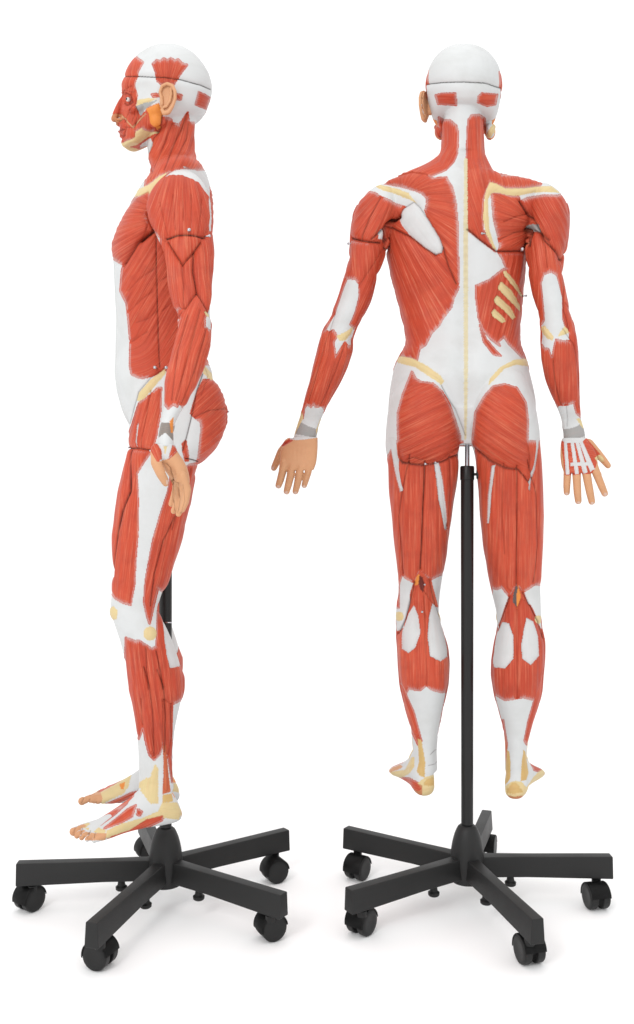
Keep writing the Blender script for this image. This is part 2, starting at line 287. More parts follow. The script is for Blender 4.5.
R('b','t','BFR','medial_leg_muscle','RO',[(112,0),(135,40),(152,150),(148,230),(138,330),(122,440),(110,400),(122,260),(125,120)],b=.4)
R('b','t','BFR','peroneal_tendon','H',[(303,178),(322,200),(350,390),(330,452),(278,465),(290,280)],b=.7)
R('b','t','BFR','heel_bone','Y',[(90,560),(135,510),(190,470),(230,462),(290,470),(330,520),(400,420),(470,350),(510,365),(510,400),(430,500),(330,600),(220,640),(110,610)],b=.8)
R('b','t','BFR','heel_bone','H',[(150,540),(200,480),(240,480),(300,560),(220,580),(160,575)],b=.2,rag=1)
R('b','t','BFR','sole_muscle','T',[(100,560),(140,588),(220,606),(300,595),(350,550),(480,425),(500,380),(515,420),(380,560),(310,620),(200,650),(100,620)],b=0)
R('b','t','BFR','toe_muscle','R',[(385,320),(400,330),(470,350),(480,362),(430,372),(400,362)],b=.3)
# ---- side view, head
R('s','t','SH','face_muscle','R',[(165,98),(190,118),(214,134),(182,190),(162,265),(178,320),(165,365),(190,415),(205,435),(235,405),(245,390),(300,370),(325,430),(300,510),(250,525),(205,505),(172,525),(168,560),(110,585),(60,620),(10,560),(10,400),(40,300),(50,180),(100,90)],g=[(150,120),(110,300),(120,560)],b=.5)
R('s','t','SH','cheekbone','Y',[(175,347),(240,335),(297,338),(240,362),(172,377)],b=1)
R('s','t','SH','cheek_tendon','G',[(165,377),(240,360),(300,345),(225,400),(197,438)],b=.3)
R('s','t','SH','parotid_gland','O',[(228,396),(300,362),(328,430),(324,480),(290,512),(255,480),(245,425)],b=1)
R('s','t','SH','neck_muscle','R',[(95,606),(300,515),(275,560),(205,605),(150,650),(90,650)],b=.1)
R('s','t','SH','jaw','Y',[(85,592),(112,582),(165,560),(172,527),(205,503),(222,520),(262,528),(308,514),(255,548),(180,600),(110,618),(80,610)],b=.8)
R('s','t','SH','nose_tip','T',[(60,425),(95,428),(100,450),(78,475),(20,480),(20,430)],b=.1)
R('s','t','SH','lip','L',[(50,500),(78,500),(98,515),(92,545),(55,545)],b=.3)
R('s','t','SH','temporal_muscle','R',[(268,145),(290,122),(310,128),(330,112),(350,122),(370,110),(392,125),(412,118),(430,138),(462,150),(430,190),(397,240),(385,262),(320,262),(293,240),(285,190)],fan=(340,330),b=.8)
R('s','t','SH','ear_muscle','R',[(262,315),(300,313),(307,328),(270,328)],b=.6)
R('s','t','SH','ear_muscle','R',[(400,312),(430,320),(426,345),(400,342)],b=.6)
R('s','t','SH','occipital_muscle','R',[(526,303),(560,318),(590,338),(572,398),(540,386),(508,372)],g=[(510,340),(590,365)],b=.6)
R('s','t','SH','neck_muscle','R',[(322,440),(370,455),(380,475),(416,488),(465,418),(472,475),(530,475),(530,600),(560,735),(480,738),(370,745),(300,772),(225,830),(235,740),(215,680),(232,640),(258,600),(268,560),(302,522)],g=[(420,450),(380,600),(280,790)],b=1)
R('s','t','SH','neck_fascia','W',[(195,602),(255,560),(265,600),(236,652)],b=0)
R('s','t','SH','collar_bone','Y',[(240,822),(300,775),(350,750),(330,778),(275,858),(230,880),(165,890),(180,850)],b=1.1,rag=.8)
# ---- side view, torso
R('s','t','ST','pectoral_muscle','R',[(180,30),(232,5),(245,60),(225,100),(250,162),(190,202),(160,242),(130,297),(80,262),(70,220),(100,150),(140,80)],fan=(330,90),b=1.6)
R('s','t','ST','flank_muscle','R',[(128,302),(190,212),(222,160),(235,90),(480,90),(520,500),(500,690),(440,690),(380,705),(300,715),(212,745),(190,742),(165,730),(158,700),(160,600),(145,450),(120,400)],g=[(340,250),(160,560)],b=1.1)
R('s','t','SG','hip_crest','Y',[(183,202),(190,170),(240,115),(296,72),(302,90),(272,125),(215,192),(195,202)],b=1.6,rag=.2)
R('s','t','SG','hip_crest','Y',[(452,55),(485,95),(495,115),(480,120),(450,85)],b=.9)
R('s','t','SG','hip_muscle','R',[(193,212),(235,180),(272,148),(282,150),(278,250),(262,340),(246,396),(180,392),(150,386),(150,350),(183,240)],g=[(260,150),(200,390)],b=1.3)
R('s','t','SG','hip_tendon','W',[(186,385),(183,360),(188,300),(196,285),(192,340)],b=.2)
R('s','t','P','thigh_muscle','R',[('SG',[(140,388),(246,398),(215,440),(185,490),(190,600),(188,712)]),('SK',[(188,100),(180,200),(175,300),(160,376),(130,368),(100,350),(70,300),(60,150),(70,0)]),('SG',[(85,600),(110,480),(135,420)])],g=[(140,450),(125,600)],b=1.5)
R('s','t','P','hamstring_muscle','R',[('SG',[(395,455),(430,450),(430,560),(395,712)]),('SK',[(400,100),(370,200),(320,320),(290,326),(270,310),(255,370),(236,452),(225,420),(214,365),(220,280),(250,120),(285,0)]),('SG',[(310,560),(320,500)])],g=[(185,465),(155,600)],b=1.5)
R('s','t','SG','gluteus_muscle','R',[(452,115),(490,118),(540,160),(570,230),(560,300),(530,380),(480,440),(440,450),(428,446),(442,310),(438,285),(412,262),(400,250),(425,170)],g=[(420,300),(560,170)],b=1.8)
R('s','t','SG','hip_muscle','R',[(368,372),(380,360),(392,440),(380,440),(370,400)],b=.4)
R('s','t','SK','kneecap','Y',[(70,385),(95,383),(110,400),(105,432),(85,440),(65,420)],b=1.6)
disc('s','t','SK','knee_bone','Y',238,490,27,2)
R('s','t','P','shin_muscle','R',[('SK',[(142,506),(160,512),(178,520),(195,518),(245,551),(262,540),(266,500),(268,400),(280,405),(295,450),(330,520),(360,600),(400,650),(400,712)]),('SF',[(490,0),(490,60),(463,105),(432,122),(428,250),(400,262),(385,300),(368,318),(350,300),(338,255),(325,195),(320,225),(313,243),(300,215),(290,170),(272,90),(265,0)]),('SK',[(148,700),(140,600)])],g=[(135,640),(150,750)],b=1.3)
R('s','t','SK','calf_tendon','W',[(288,440),(298,448),(340,520),(370,590),(362,612),(350,622),(315,627),(302,580),(292,510)],b=.6,rag=.3)
R('s','t','SF','peroneal_muscle','R',[(395,100),(430,122),(430,230),(428,300),(436,380),(442,396),(430,396),(420,330),(416,280),(410,260),(398,270)],b=.6)
R('s','t','SF','peroneal_tendon','RO',[(398,268),(412,268),(414,330),(425,430),(397,438),(400,340)],b=.4)
R('s','t','SFT','ankle_bone','Y',[(462,115),(480,140),(480,310),(440,312),(400,257),(376,240),(392,200),(440,180)],b=1,rag=1)
R('s','t','SFT','heel_bone','Y',[(498,305),(572,305),(600,350),(580,390),(500,382),(478,350)],b=.5)
R('s','t','SFT','heel_bone','H',[(500,270),(545,262),(552,300),(500,308)],b=.2)
R('s','t','SFT','foot_bone','Y',[(490,345),(400,382),(300,408),(230,440),(215,480),(300,472),(400,412),(500,378)],b=.3)
R('s','t','SFT','sole_muscle','R',[(505,368),(420,388),(340,440),(250,470),(230,490),(320,480),(420,430),(500,392)],b=.2)
for q in ([(345,255),(335,278),(300,300),(240,345),(165,408),(150,415),(200,365),(280,300)],[(335,290),(325,310),(270,360),(200,412),(180,420),(240,365),(300,310)],[(370,318),(352,372),(300,402),(215,432),(290,372),(330,338)],[(380,338),(400,350),(390,370),(376,366)]):
    R('s','t','SFT','foot_muscle','R',q,b=-.4,rag=0)
R('s','t','SFT','foot_bone','Y',[(20,395),(60,380),(110,385),(130,400),(185,424),(225,440),(215,462),(150,440)],b=.2)
R('s','t','SFT','toe','S',[(10,375),(60,388),(100,400),(130,418),(100,430),(140,448),(180,452),(228,457),(222,490),(100,490),(40,470)],b=.2)
# ---- inner side of the far foot
R('f','t','SFT','foot_bone','Y',[(80,330),(80,270),(190,255),(250,225),(300,195),(350,160),(335,225),(310,262),(230,300),(200,330)],b=.4,rag=.8)
R('f','t','SFT','toe','S',[(80,240),(170,240),(196,246),(208,285),(200,312),(180,340),(80,340)],b=.2,rag=.2)
R('f','t','SFT','foot_muscle','R',[(185,250),(240,212),(330,150),(372,120),(372,135),(330,170),(250,222),(198,252)],b=.3)
R('f','t','SFT','sole_muscle','R',[(205,322),(300,282),(350,258),(420,240),(420,262),(340,278),(240,325)],b=.2)
R('f','t','SFT','foot_bone','O',[(290,215),(318,203),(312,238),(298,238)],b=.3)
R('f','t','SFT','heel_bone','Y',[(555,212),(575,205),(600,190),(620,190),(620,260),(550,250)],b=.3)
R('f','t','SFT','medial_leg_tendon','O',[(540,120),(552,120),(568,205),(552,210)],b=.3)
# ---- side view, arm
R('s','a','ST','triceps_muscle','R',[(280,130),(520,120),(530,270),(280,270)],g=[(400,130),(400,270)],b=.3)
R('s','a','P','deltoid_muscle','R',[('P',[(143,205),(150,190),(160,178),(172,168),(190,168),(206,178),(216,192),(218,230)]),('ST',[(470,140),(440,205),(365,290),(310,212),(290,200),(235,140),(200,60)])],fan=(182,130),b=1.8)
R('s',None,'SH','shoulder_fascia','W',[(335,780),(382,742),(440,733),(500,736),(548,752),(590,800),(640,900),(640,1080),(585,1080),(575,890),(520,812),(440,777),(380,772)],b=.6,rag=.2)
R('s','a','ST','biceps_muscle','R',[(295,200),(312,214),(365,292),(405,250),(408,320),(425,400),(375,465),(345,475),(330,470),(305,420),(290,330)],g=[(340,220),(350,350),(365,460)],b=1.6)
R('s','a','ST','triceps_muscle','R',[(405,245),(440,205),(470,150),(510,240),(515,320),(505,420),(480,492),(455,450),(427,402),(410,320)],g=[(450,210),(460,350),(478,480)],b=1.6)
R('s','a','P','forearm_muscle','R',[('ST',[(340,500),(350,470),(376,465),(425,402),(455,450),(470,478),(455,505),(455,540),(482,560),(500,585),(480,690)]),('SG',[(475,40),(450,110),(388,218),(370,226),(356,208),(345,224),(330,214),(310,232),(292,210),(285,130),(290,40)]),('ST',[(300,700),(318,620),(345,555),(356,510)])],g=[(197,300),(180,350),(168,405)],b=1.5)
R('s','a','ST','elbow_bone','Y',[(452,482),(462,475),(485,492),(470,502)],b=1)
R('s','a','SHD','wrist_band','Q',[(122,205),(190,205),(217,230),(228,338),(160,268),(95,318),(100,270)],b=.6,rag=.1)
R('s','a','SHD','wrist_artery','O',[(188,198),(215,168),(212,200),(212,275),(195,268)],b=.6)
# ---- hands
R('s','h','SHD','hand_tendon','W',[(90,325),(130,280),(165,262),(245,372),(185,432),(125,452),(140,400)],b=.3)
R('s','h','SHD','hand_muscle','R',[(97,318),(60,360),(112,448),(142,440),(135,378)],b=.6)
R('s','h','SHD','hand_muscle','R',[(206,345),(245,372),(205,412),(180,432)],b=.6)
R('s','h','SHD','wrist_bone','Y',[(143,300),(158,262),(175,298),(180,330),(158,412),(148,350)],b=.5)
R('s','h','SHD','finger_nail','P',[(165,566),(188,570),(192,604),(168,602)],b=.2)
R('b','hl','BHL','hand_tendon','W',[(200,180),(480,180),(470,298),(290,318),(235,308)],b=.1)
R('b','hl','BHL','hand_muscle','R',[(245,308),(250,318),(180,360),(175,350)],b=.1)
for x, y in ((98,540),(143,690),(205,735),(277,738),(345,688)):
    R('b','hl','BHL','finger_nail','P',[(x-14,y-12),(x+12,y-12),(x+14,y+8),(x,y+14),(x-16,y+8)],b=.25)
R('b','hr','BAR','hand_muscle','R',[(195,760),(215,745),(290,740),(300,755),(338,800),(330,815),(324,840),(312,862),(228,868),(205,862),(195,800)],b=.2)
R('b','hr','BAR','hand_skin_edge','S',[(195,770),(208,765),(216,820),(222,868),(200,868)],b=.2)
for q in ([(218,752),(228,752),(238,868),(224,868)],[(240,756),(252,756),(270,866),(256,868)],[(256,754),(268,752),(300,862),(284,866)],[(268,752),(280,750),(324,850),(308,860)],[(240,828),(304,826),(306,838),(240,840)],[(205,720),(300,715),(296,742),(280,758),(226,762),(210,752)]):
    R('b','hr','BAR','hand_tendon','W',q,b=.8,rag=.15)
R('b','hr','BAR','thumb_bone','Y',[(322,812),(340,800),(356,815),(352,826),(332,824)],b=.6)
for x, y in ((228,938),(268,968),(315,970),(360,938)):
    R('b','hr','BAR','finger_nail','P',[(x-6,y-7),(x+5,y-7),(x+6,y+4),(x,y+8),(x-6,y+4)],b=.25)

# ---- carved gaps between muscles and joints of the take-apart model
K('b',None,'BK1',[(42,392),(100,400),(160,410),(207,418)],.8,1.6,.9)
K('b',None,'BK1',[(205,187),(150,290),(105,395)],.6,1); K('b',None,'BK1',[(290,283),(230,340),(160,395)],.8,1.6,.7)
K('b',None,'BK1',[(240,335),(350,385),(430,447),(480,477)],.7,1.2,.7); K('b',None,'BK1',[(518,440),(545,530),(585,622)],.7,1,.7)
K('b',None,'BK1',[(290,282),(320,240),(370,209),(400,235),(450,310),(500,390),(518,440),(510,466),(480,476)],.5,1.0,.45)
K('b',None,'BK1',[(292,284),(240,328),(232,390),(236,440)],1.3,2.2,.85)
K('b','t','BK2',[(16,348),(80,400),(165,458),(300,458)],.8,1.4,.85)
K('b',None,'BK2',[(282,206),(340,292),(400,398),(470,462),(492,502)],.9,1.8,.8)
K('b',None,'BK2',[(320,352),(332,380),(320,430)],1.6,2.2,.8); K('b',None,'BK2',[(340,350),(385,365),(430,402)],.9,1.6,.7)
K('b',None,'BK2',[(200,310),(260,285),(330,270)],.6,.9,.3); K('b',None,'BK2',[(180,400),(250,365),(325,355)],.6,.9,.4)
K('b','a','BK2',[(380,375),(410,440),(420,540)],.5,.9,.35); K('b','a','BK2',[(480,500),(500,600),(505,760),(530,850)],.5,.9,.45)
K('b','a','BAL',[(440,90),(350,230)],.4,.6,.2); K('b','a','BAL',[(262,330),(240,400),(205,520),(170,640)],.5,.8,.3); K('b','a','BAL',[(300,440),(255,560),(215,650)],.5,.8,.3)
K('b','a','BAR',[(180,480),(190,560),(205,632)],.6,.9,.5); K('b','a','BAR',[(215,370),(250,420),(265,520),(270,640)],.5,.8,.4)
K('b','a','BAR',[(226,636),(230,680),(228,705)],.4,.5,.4)
K('b','t','BG',[(100,400),(108,412),(180,420),(235,408),(295,382)],.8,1.6,.85); K('b','t','BG',[(345,362),(400,405),(450,428),(495,433),(530,475)],.8,1.5,.75)
K('b','t','BG',[(240,150),(285,230),(318,320)],.5,.8,.5)
K('b','t','BT',[(158,5),(156,60),(150,180),(146,300),(141,385)],.7,1.5,.9); K('b','t','BT',[(105,-20),(78,110),(68,200),(74,300),(80,400)],.6,1.1,.5)
K('b','t','BT',[(245,-20),(248,100),(236,240)],.5,.9,.35); K('b','t','BT',[(95,0),(120,-10),(150,0)],.6,.8,.4)
K('b','t','BT',[(482,20),(482,200),(480,438)],.6,1.2,.6); K('b','t','BT',[(520,0),(548,120),(552,300),(540,430)],.6,1,.5); K('b','t','BT',[(435,10),(430,200),(440,330)],.5,.8,.3)
K('b','t','BT',[(120,432),(88,555),(62,610)],.8,1.4,.75); K('b','t','BT',[(176,425),(190,480),(212,560)],.6,1,.6)
K('b','t','BT',[(455,482),(425,555),(410,600)],.7,1.2,.7); K('b','t','BT',[(503,468),(530,512),(560,570),(574,625)],.7,1.2,.7)
K('b','t','BT',[(157,480),(160,640),(165,790)],.5,.8,.25); K('b','t','BT',[(482,525),(484,840)],.5,.8,.25)
K('b','t','BH',[(120,268),(140,262),(200,255),(310,252),(420,258),(495,284)],.45,1.3,1.0)
K('b','t','BFL',[(440,115),(410,130),(385,155)],.35,.3,.6); K('b','t','BFL',[(370,225),(415,215),(435,180)],.35,.3,.5)
K('s','t','SH',[(85,213),(105,213),(200,214),(330,219),(430,232),(540,262),(605,292)],.45,1.3,1.0)
K('s','t','SH',[(462,428),(430,510),(395,580),(330,735)],.6,1,.55); K('s','t','SH',[(378,475),(330,600),(250,790)],.6,1,.45); K('s','t','SH',[(470,480),(455,570),(375,730)],.5,.9,.45)
K('s','t','SH',[(300,520),(270,560),(240,650),(258,745)],.6,.9,.45); K('s','t','SH',[(325,432),(322,490),(290,520)],.9,1.4,.55)
K('s','t','SH',[(170,340),(140,400),(105,470)],.5,.8,.35); K('s','t','SH',[(200,435),(150,500),(110,500)],.5,.8,.35); K('s','t','SH',[(180,380),(150,470)],.4,.7,.3)
R('s','t','SH','smile_muscle','S',[(93,430),(150,492),(160,503),(152,505),(90,440)],b=.5,rag=0)
R('s','t','SH','smile_muscle','S',[(226,418),(232,425),(168,488),(150,500),(148,494)],b=.5,rag=0)
K('s','t','SH',[(108,318),(122,312),(142,325),(148,345),(140,362),(120,372),(108,362)],.45,.6,.5); K('s','t','SH',[(60,458),(78,470),(92,452)],.5,.7,.5); K('s','t','SH',[(98,445),(118,480),(112,515),(98,560)],.5,.8,.4)
K('s','t','SH',[(165,365),(185,415),(160,500)],.6,.9,.4); K('s','t','SH',[(88,300),(120,290),(160,300)],.6,.8,.35); K('s','t','SH',[(75,548),(100,552),(112,545)],.5,.7,.4)
K('s','h','SHD',[(205,590),(208,680),(222,770)],.35,.5,.35); K('s','h','SHD',[(238,590),(250,690),(236,780)],.35,.6,.4); K('s','h','SHD',[(270,600),(284,700),(262,785)],.3,.4,.3); K('s','h','SHD',[(165,470),(195,500),(205,560),(200,600)],.6,1.0,.4)  # finger gaps and thumb hollow: carved, with their shade painted in dark
for q in ([(78,422),(66,456)],[(110,430),(98,470)],[(145,440),(134,478)],[(172,446),(166,478)]): K('s','t','SFT',q,.4,.8,.4)
K('s','t','SH',[(68,512),(85,516),(104,512)],.5,.9,.6); K('s','t','SH',[(230,420),(180,480)],.5,.6,.3)
K('s','t','SH',[(148,270),(105,285),(95,330)],.6,.8,.25); K('s','t','SH',[(150,355),(125,370),(108,352)],.5,.9,.45)
K('s','t','ST',[(228,90),(250,160),(190,203),(132,296)],1.0,2.0,.7); K('s','t','ST',[(262,180),(264,300),(266,400),(270,560),(276,700)],.45,1,.95)
K('s','t','ST',[(290,160),(250,165),(200,200)],1.4,2.2,.8)
for q in ([(185,525),(230,510),(265,480)],[(150,400),(200,350),(260,310)],[(155,480),(210,430),(250,400)],[(165,600),(230,560)],[(280,360),(320,330)],[(285,480),(330,440)]):
    K('s','t','ST',q,.5,.7,.22)
K('s','t','SG',[(300,68),(240,108),(190,165),(155,290)],.5,.8,.5); K('s','t','SG',[(140,388),(190,388),(242,397)],.55,1.2,.95); K('s','t','SG',[(382,432),(410,438),(442,448)],.55,1.2,.95)
K('s','t','P',[(130.4,450),(130.5,491),(122.8,511.5),(119,530),(115,560),(113.5,576)],.8,1.6,.95)
K('s','t','SG',[(450,90),(425,160),(400,280),(370,400)],.6,1.1,.8); K('s','t','SG',[(415,265),(470,240),(545,232)],.5,.9,.45); K('s','t','SG',[(455,60),(470,100),(440,180)],.4,.7,.3)
K('s','t','SG',[(240,160),(225,260),(200,385)],.5,.8,.35); K('s','t','SG',[(400,470),(360,600),(325,712)],.6,1,.4)
K('s','t','SK',[(345,10),(290,120),(255,250),(240,380)],.6,1.2,.6); K('s','t','SK',[(262,560),(280,640),(290,712)],.6,1.1,.7); K('s','t','SK',[(222,550),(225,640),(232,712)],.6,1,.55)
K('s','t','SF',[(330,-10),(350,60),(362,150),(366,305)],.6,1.1,.6); K('s','t','SF',[(378,0),(400,60),(408,160),(407,290)],.7,1.1,.6); K('s','t','SF',[(322,100),(325,195)],.5,.9,.4)
K('s','t','SF',[(428,120),(430,240),(420,300)],.5,.9,.4)
K('s','a','ST',[(300,194),(350,179),(400,177),(458,187)],.8,1.7,1.0); K('s','a','ST',[(305,205),(365,292),(405,250),(440,207)],.7,1.3,.55)
K('s','a','ST',[(412,240),(408,320),(425,402),(455,450),(476,488)],.7,1.4,.7); K('s','a','ST',[(365,292),(372,380),(370,465)],.6,.9,.35); K('s','a','ST',[(425,402),(376,466),(350,500)],.6,1,.45)
for q in ([(330,20),(340,160)],[(400,20),(400,170)],[(280,50),(310,180)],[(440,40),(430,170)],[(365,0),(372,120)]): K('s','a','ST',q,.5,.7,.2)
K('s','a','P',[(188,315),(178,350),(172,400)],.6,.9,.4); K('s','a','P',[(200,310),(190,350),(176,400)],.6,.9,.35); K('s','a','P',[(206,330),(196,365),(182,403)],.5,.8,.3)

def inpoly(X, Y, P):
    c = np.zeros(len(X), bool); n = len(P)
    for i in range(n):
        x1, y1 = P[i]; x2, y2 = P[i-1]
        if y1 == y2: continue
        m = ((y1 > Y) != (y2 > Y)) & (X < (x2-x1)*(Y-y1)/(y2-y1)+x1)
        c ^= m
    return c
def dist(X, Y, P, closed=True):
    d = np.full(len(X), 1e9); u = np.zeros(len(X)); v = np.zeros(len(X)); acc = 0
    n = len(P); rng = range(n) if closed else range(n-1)
    for i in rng:
        a, b = P[i], P[(i+1) % n]; e = b-a; L = max(math.hypot(*e), 1e-6)
        t = ((X-a[0])*e[0]+(Y-a[1])*e[1])/L
        tt = t if not closed and n == 2 else np.clip(t, 0, L)
        if not closed:
            if i == 0: tt = np.minimum(t, L)
            if i == n-2: tt = np.maximum(tt, np.minimum(t, L) if False else tt)
        dx, dy = X-a[0]-e[0]/L*tt, Y-a[1]-e[1]/L*tt; q = np.hypot(dx, dy)
        s = ((X-a[0])*e[1]-(Y-a[1])*e[0])/L
        m = q < d; d = np.where(m, q, d); u = np.where(m, np.sign(s)*q, u); v = np.where(m, acc+tt, v); acc += L
    return d, u, v
def wob(X, Y, k):
    return (np.sin(X*1.9+k)+np.sin(Y*2.3+1.7*k+X*.7)+np.sin(X*3.1-Y*2.7+k*2.2)*.8+np.sin((X+Y)*4.3+k)*.5)/3

def paint(V, N, grp, thr, base='W'):
    """grp: per-vertex code ; returns colour, fibre coords, displacement, region id"""
    n = len(V)
    useb = -N[:, 1] > thr
    bx, by = back_px(V); sx, sy = side_px(V)
    inner = (V[:, 2] < 60) & (N[:, 0]*np.sign(V[:, 0]) < .25) & ~useb
    P2 = V.copy(); P2[:, 0] = np.abs(V[:, 0]); Mf = DD/(DD+FA*P2[:, 0]); fx_, fy_ = 165-FA*V[:, 1]*Mf, 500-(FA*V[:, 2]-314.4)*Mf
    col = np.tile(C_[base], (n, 1)); fib = np.stack([V[:, 0]*.6+V[:, 1]*.5, V[:, 2]*.9, np.full(n, .0)], 1)
    dsp = np.zeros(n); rid = np.full(n, -1); pure = col.copy()
    for k, r in enumerate(REG):
        vb = r['view'] == 'b'; X, Y = (bx, by) if vb else (sx, sy)
        m = useb if vb else (~useb & ~inner)
        if r['view'] == 'f': X, Y = fx_, fy_; m = inner
        g = r['grp']
        if g is not None: m = m & (grp == g)
        elif vb: m = m & ((grp == 't') | (grp == 'a'))
        P = r['P']; lo, hi = P.min(0)-1, P.max(0)+1
        idx = np.nonzero(m & (X > lo[0]) & (X < hi[0]) & (Y > lo[1]) & (Y < hi[1]))[0]
        if not len(idx): continue
        x, y = X[idx], Y[idx]
        if r['rag']:
            w = wob(x, y, k)*r['rag']; xx, yy = x+w*.6, y+wob(y, x, k+3)*r['rag']
        else: xx, yy = x, y
        ins = inpoly(xx, yy, P)
        if r['col'] == 'R':
            dd, _, _ = dist(x, y, P); ins |= (dd < 1.1) & (rid[idx] < 0)
        idx = idx[ins]; x, y = x[ins], y[ins]
        if not len(idx): continue
        d, _, _ = dist(x, y, P)
        c = C_[r['col']].copy(); red = r['col'] in ('R', 'L', 'RO')
        if red: c = c*(1+.10*math.sin(k*2.7)*np.array([.5, 1, 1]))
        if red:
            rr_ = np.hypot(x-r['fan'][0], y-r['fan'][1]) if r['fan'] is not None else None
            under = col[idx].copy()
        col[idx] = c; pure[idx] = c
        rid[idx] = k
        if r['fan'] is not None:
            fx, fy = r['fan']; rr = np.hypot(x-fx, y-fy); u = np.arctan2(y-fy, x-fx)*55; v = rr
        else:
            if r['g'] is not None: G = r['g']
            else:
                q = P-P.mean(0); w_, vec = np.linalg.eigh(q.T@q); a = vec[:, 1]; G = np.array([P.mean(0)-a*20, P.mean(0)+a*20])
            _, u, v = dist(x, y, G, closed=False)
        fib[idx, 0] = u+k*37.3; fib[idx, 1] = v; fib[idx, 2] = 1.0 if red else (.12 if r['col'] in 'WG' else .25)
        if red and r['col'] == 'R':
            best = np.full(len(x), 1e9); en = np.zeros(len(x))
            for i in range(len(P)):
                a_, b_ = P[i-1], P[i]; e_ = b_-a_; L_ = max(math.hypot(*e_), 1e-6); t_ = np.clip(((x-a_[0])*e_[0]+(y-a_[1])*e_[1])/L_, 0, L_)
                q_ = np.hypot(x-a_[0]-e_[0]/L_*t_, y-a_[1]-e_[1]/L_*t_)
                if r['fan'] is not None: fxd, fyd = (x-r['fan'][0])/np.maximum(rr_, 1e-3), (y-r['fan'][1])/np.maximum(rr_, 1e-3)
                else: gd = G[-1]-G[0]; gd = gd/math.hypot(*gd); fxd, fyd = gd
                cr_ = np.abs(e_[0]/L_*fyd-e_[1]/L_*fxd); m_ = q_ < best; best = np.where(m_, q_, best); en = np.where(m_, cr_, en)
            big = min(1.0, math.sqrt(max((P.max(0)-P.min(0)).prod(), 1))/28)
            st_ = np.clip(.5+.5*np.sin(u*3.1+k)+.45*np.sin(u*7.3+2*k), 0, 1)
            ff = (np.exp(-(d/(.3+(.3+2.2*st_)*en**2*big))**2)*.5)[:, None]
            lum = (under.mean(1) > .35)[:, None]
            col[idx] = np.where(lum, col[idx]*(1-ff)+under*ff, col[idx])
        fas = (.28*np.sin(u*1.25+.9*np.sin(v*.045+k)+k)+.22*np.sin(u*.55-.6*np.sin(v*.03)+2*k))*(1-np.exp(-d/2.5)) if r['col'] == 'R' and r['b'] > .9 else 0
        if r['col'] == 'V': fas = .3*np.sin(y*.8)
        dsp[idx] = fas+r['b']*(1.4 if r['b'] > .9 else 1.1)*(1-np.exp(-d/5.5))-(.3 if not red else np.where(under.mean(1) > .3, .3, .1))*np.exp(-(d/.8)**2)*(1 if r['b'] > 0 else 0)
    for ci, (view, g, P, w, dep, dark) in enumerate(CRE+CRE):
        vb = view == 'b'; X, Y = (bx, by) if vb else (sx, sy); m = useb if vb else ~useb
        if g is not None: m = m & (grp == g)
        elif vb: m = m & ((grp == 't') | (grp == 'a'))
        lo, hi = P.min(0)-9, P.max(0)+9
        idx = np.nonzero(m & (X > lo[0]) & (X < hi[0]) & (Y > lo[1]) & (Y < hi[1]))[0]
        if not len(idx): continue
        D = np.full(len(idx), 1e9)
        for i in range(len(P)-1):
            a, b = P[i], P[i+1]; e = b-a; L = math.hypot(*e)
            t = np.clip(((X[idx]-a[0])*e[0]+(Y[idx]-a[1])*e[1])/L, 0, L)
            D = np.minimum(D, np.hypot(X[idx]-a[0]-e[0]/L*t, Y[idx]-a[1]-e[1]/L*t))
        f = np.exp(-(D/w)**2)
        nr = idx[D < 2.6]; nr = nr[fib[nr, 2] > .9]; col[nr] = np.where((ci < len(CRE)), pure[nr], col[nr])
        if ci < len(CRE): continue
        dsp[idx] -= dep*f+dep*.55*np.exp(-(D/3.6)**2)
        f2 = (np.clip(1.25*np.exp(-(D/(w*.8))**2), 0, 1)*dark)[:, None]
        col[idx] = col[idx]*(1-f2)+(C_['B']*.35 if dark < .96 else lin(40, 28, 24))*f2
    return col, fib, dsp, rid, useb

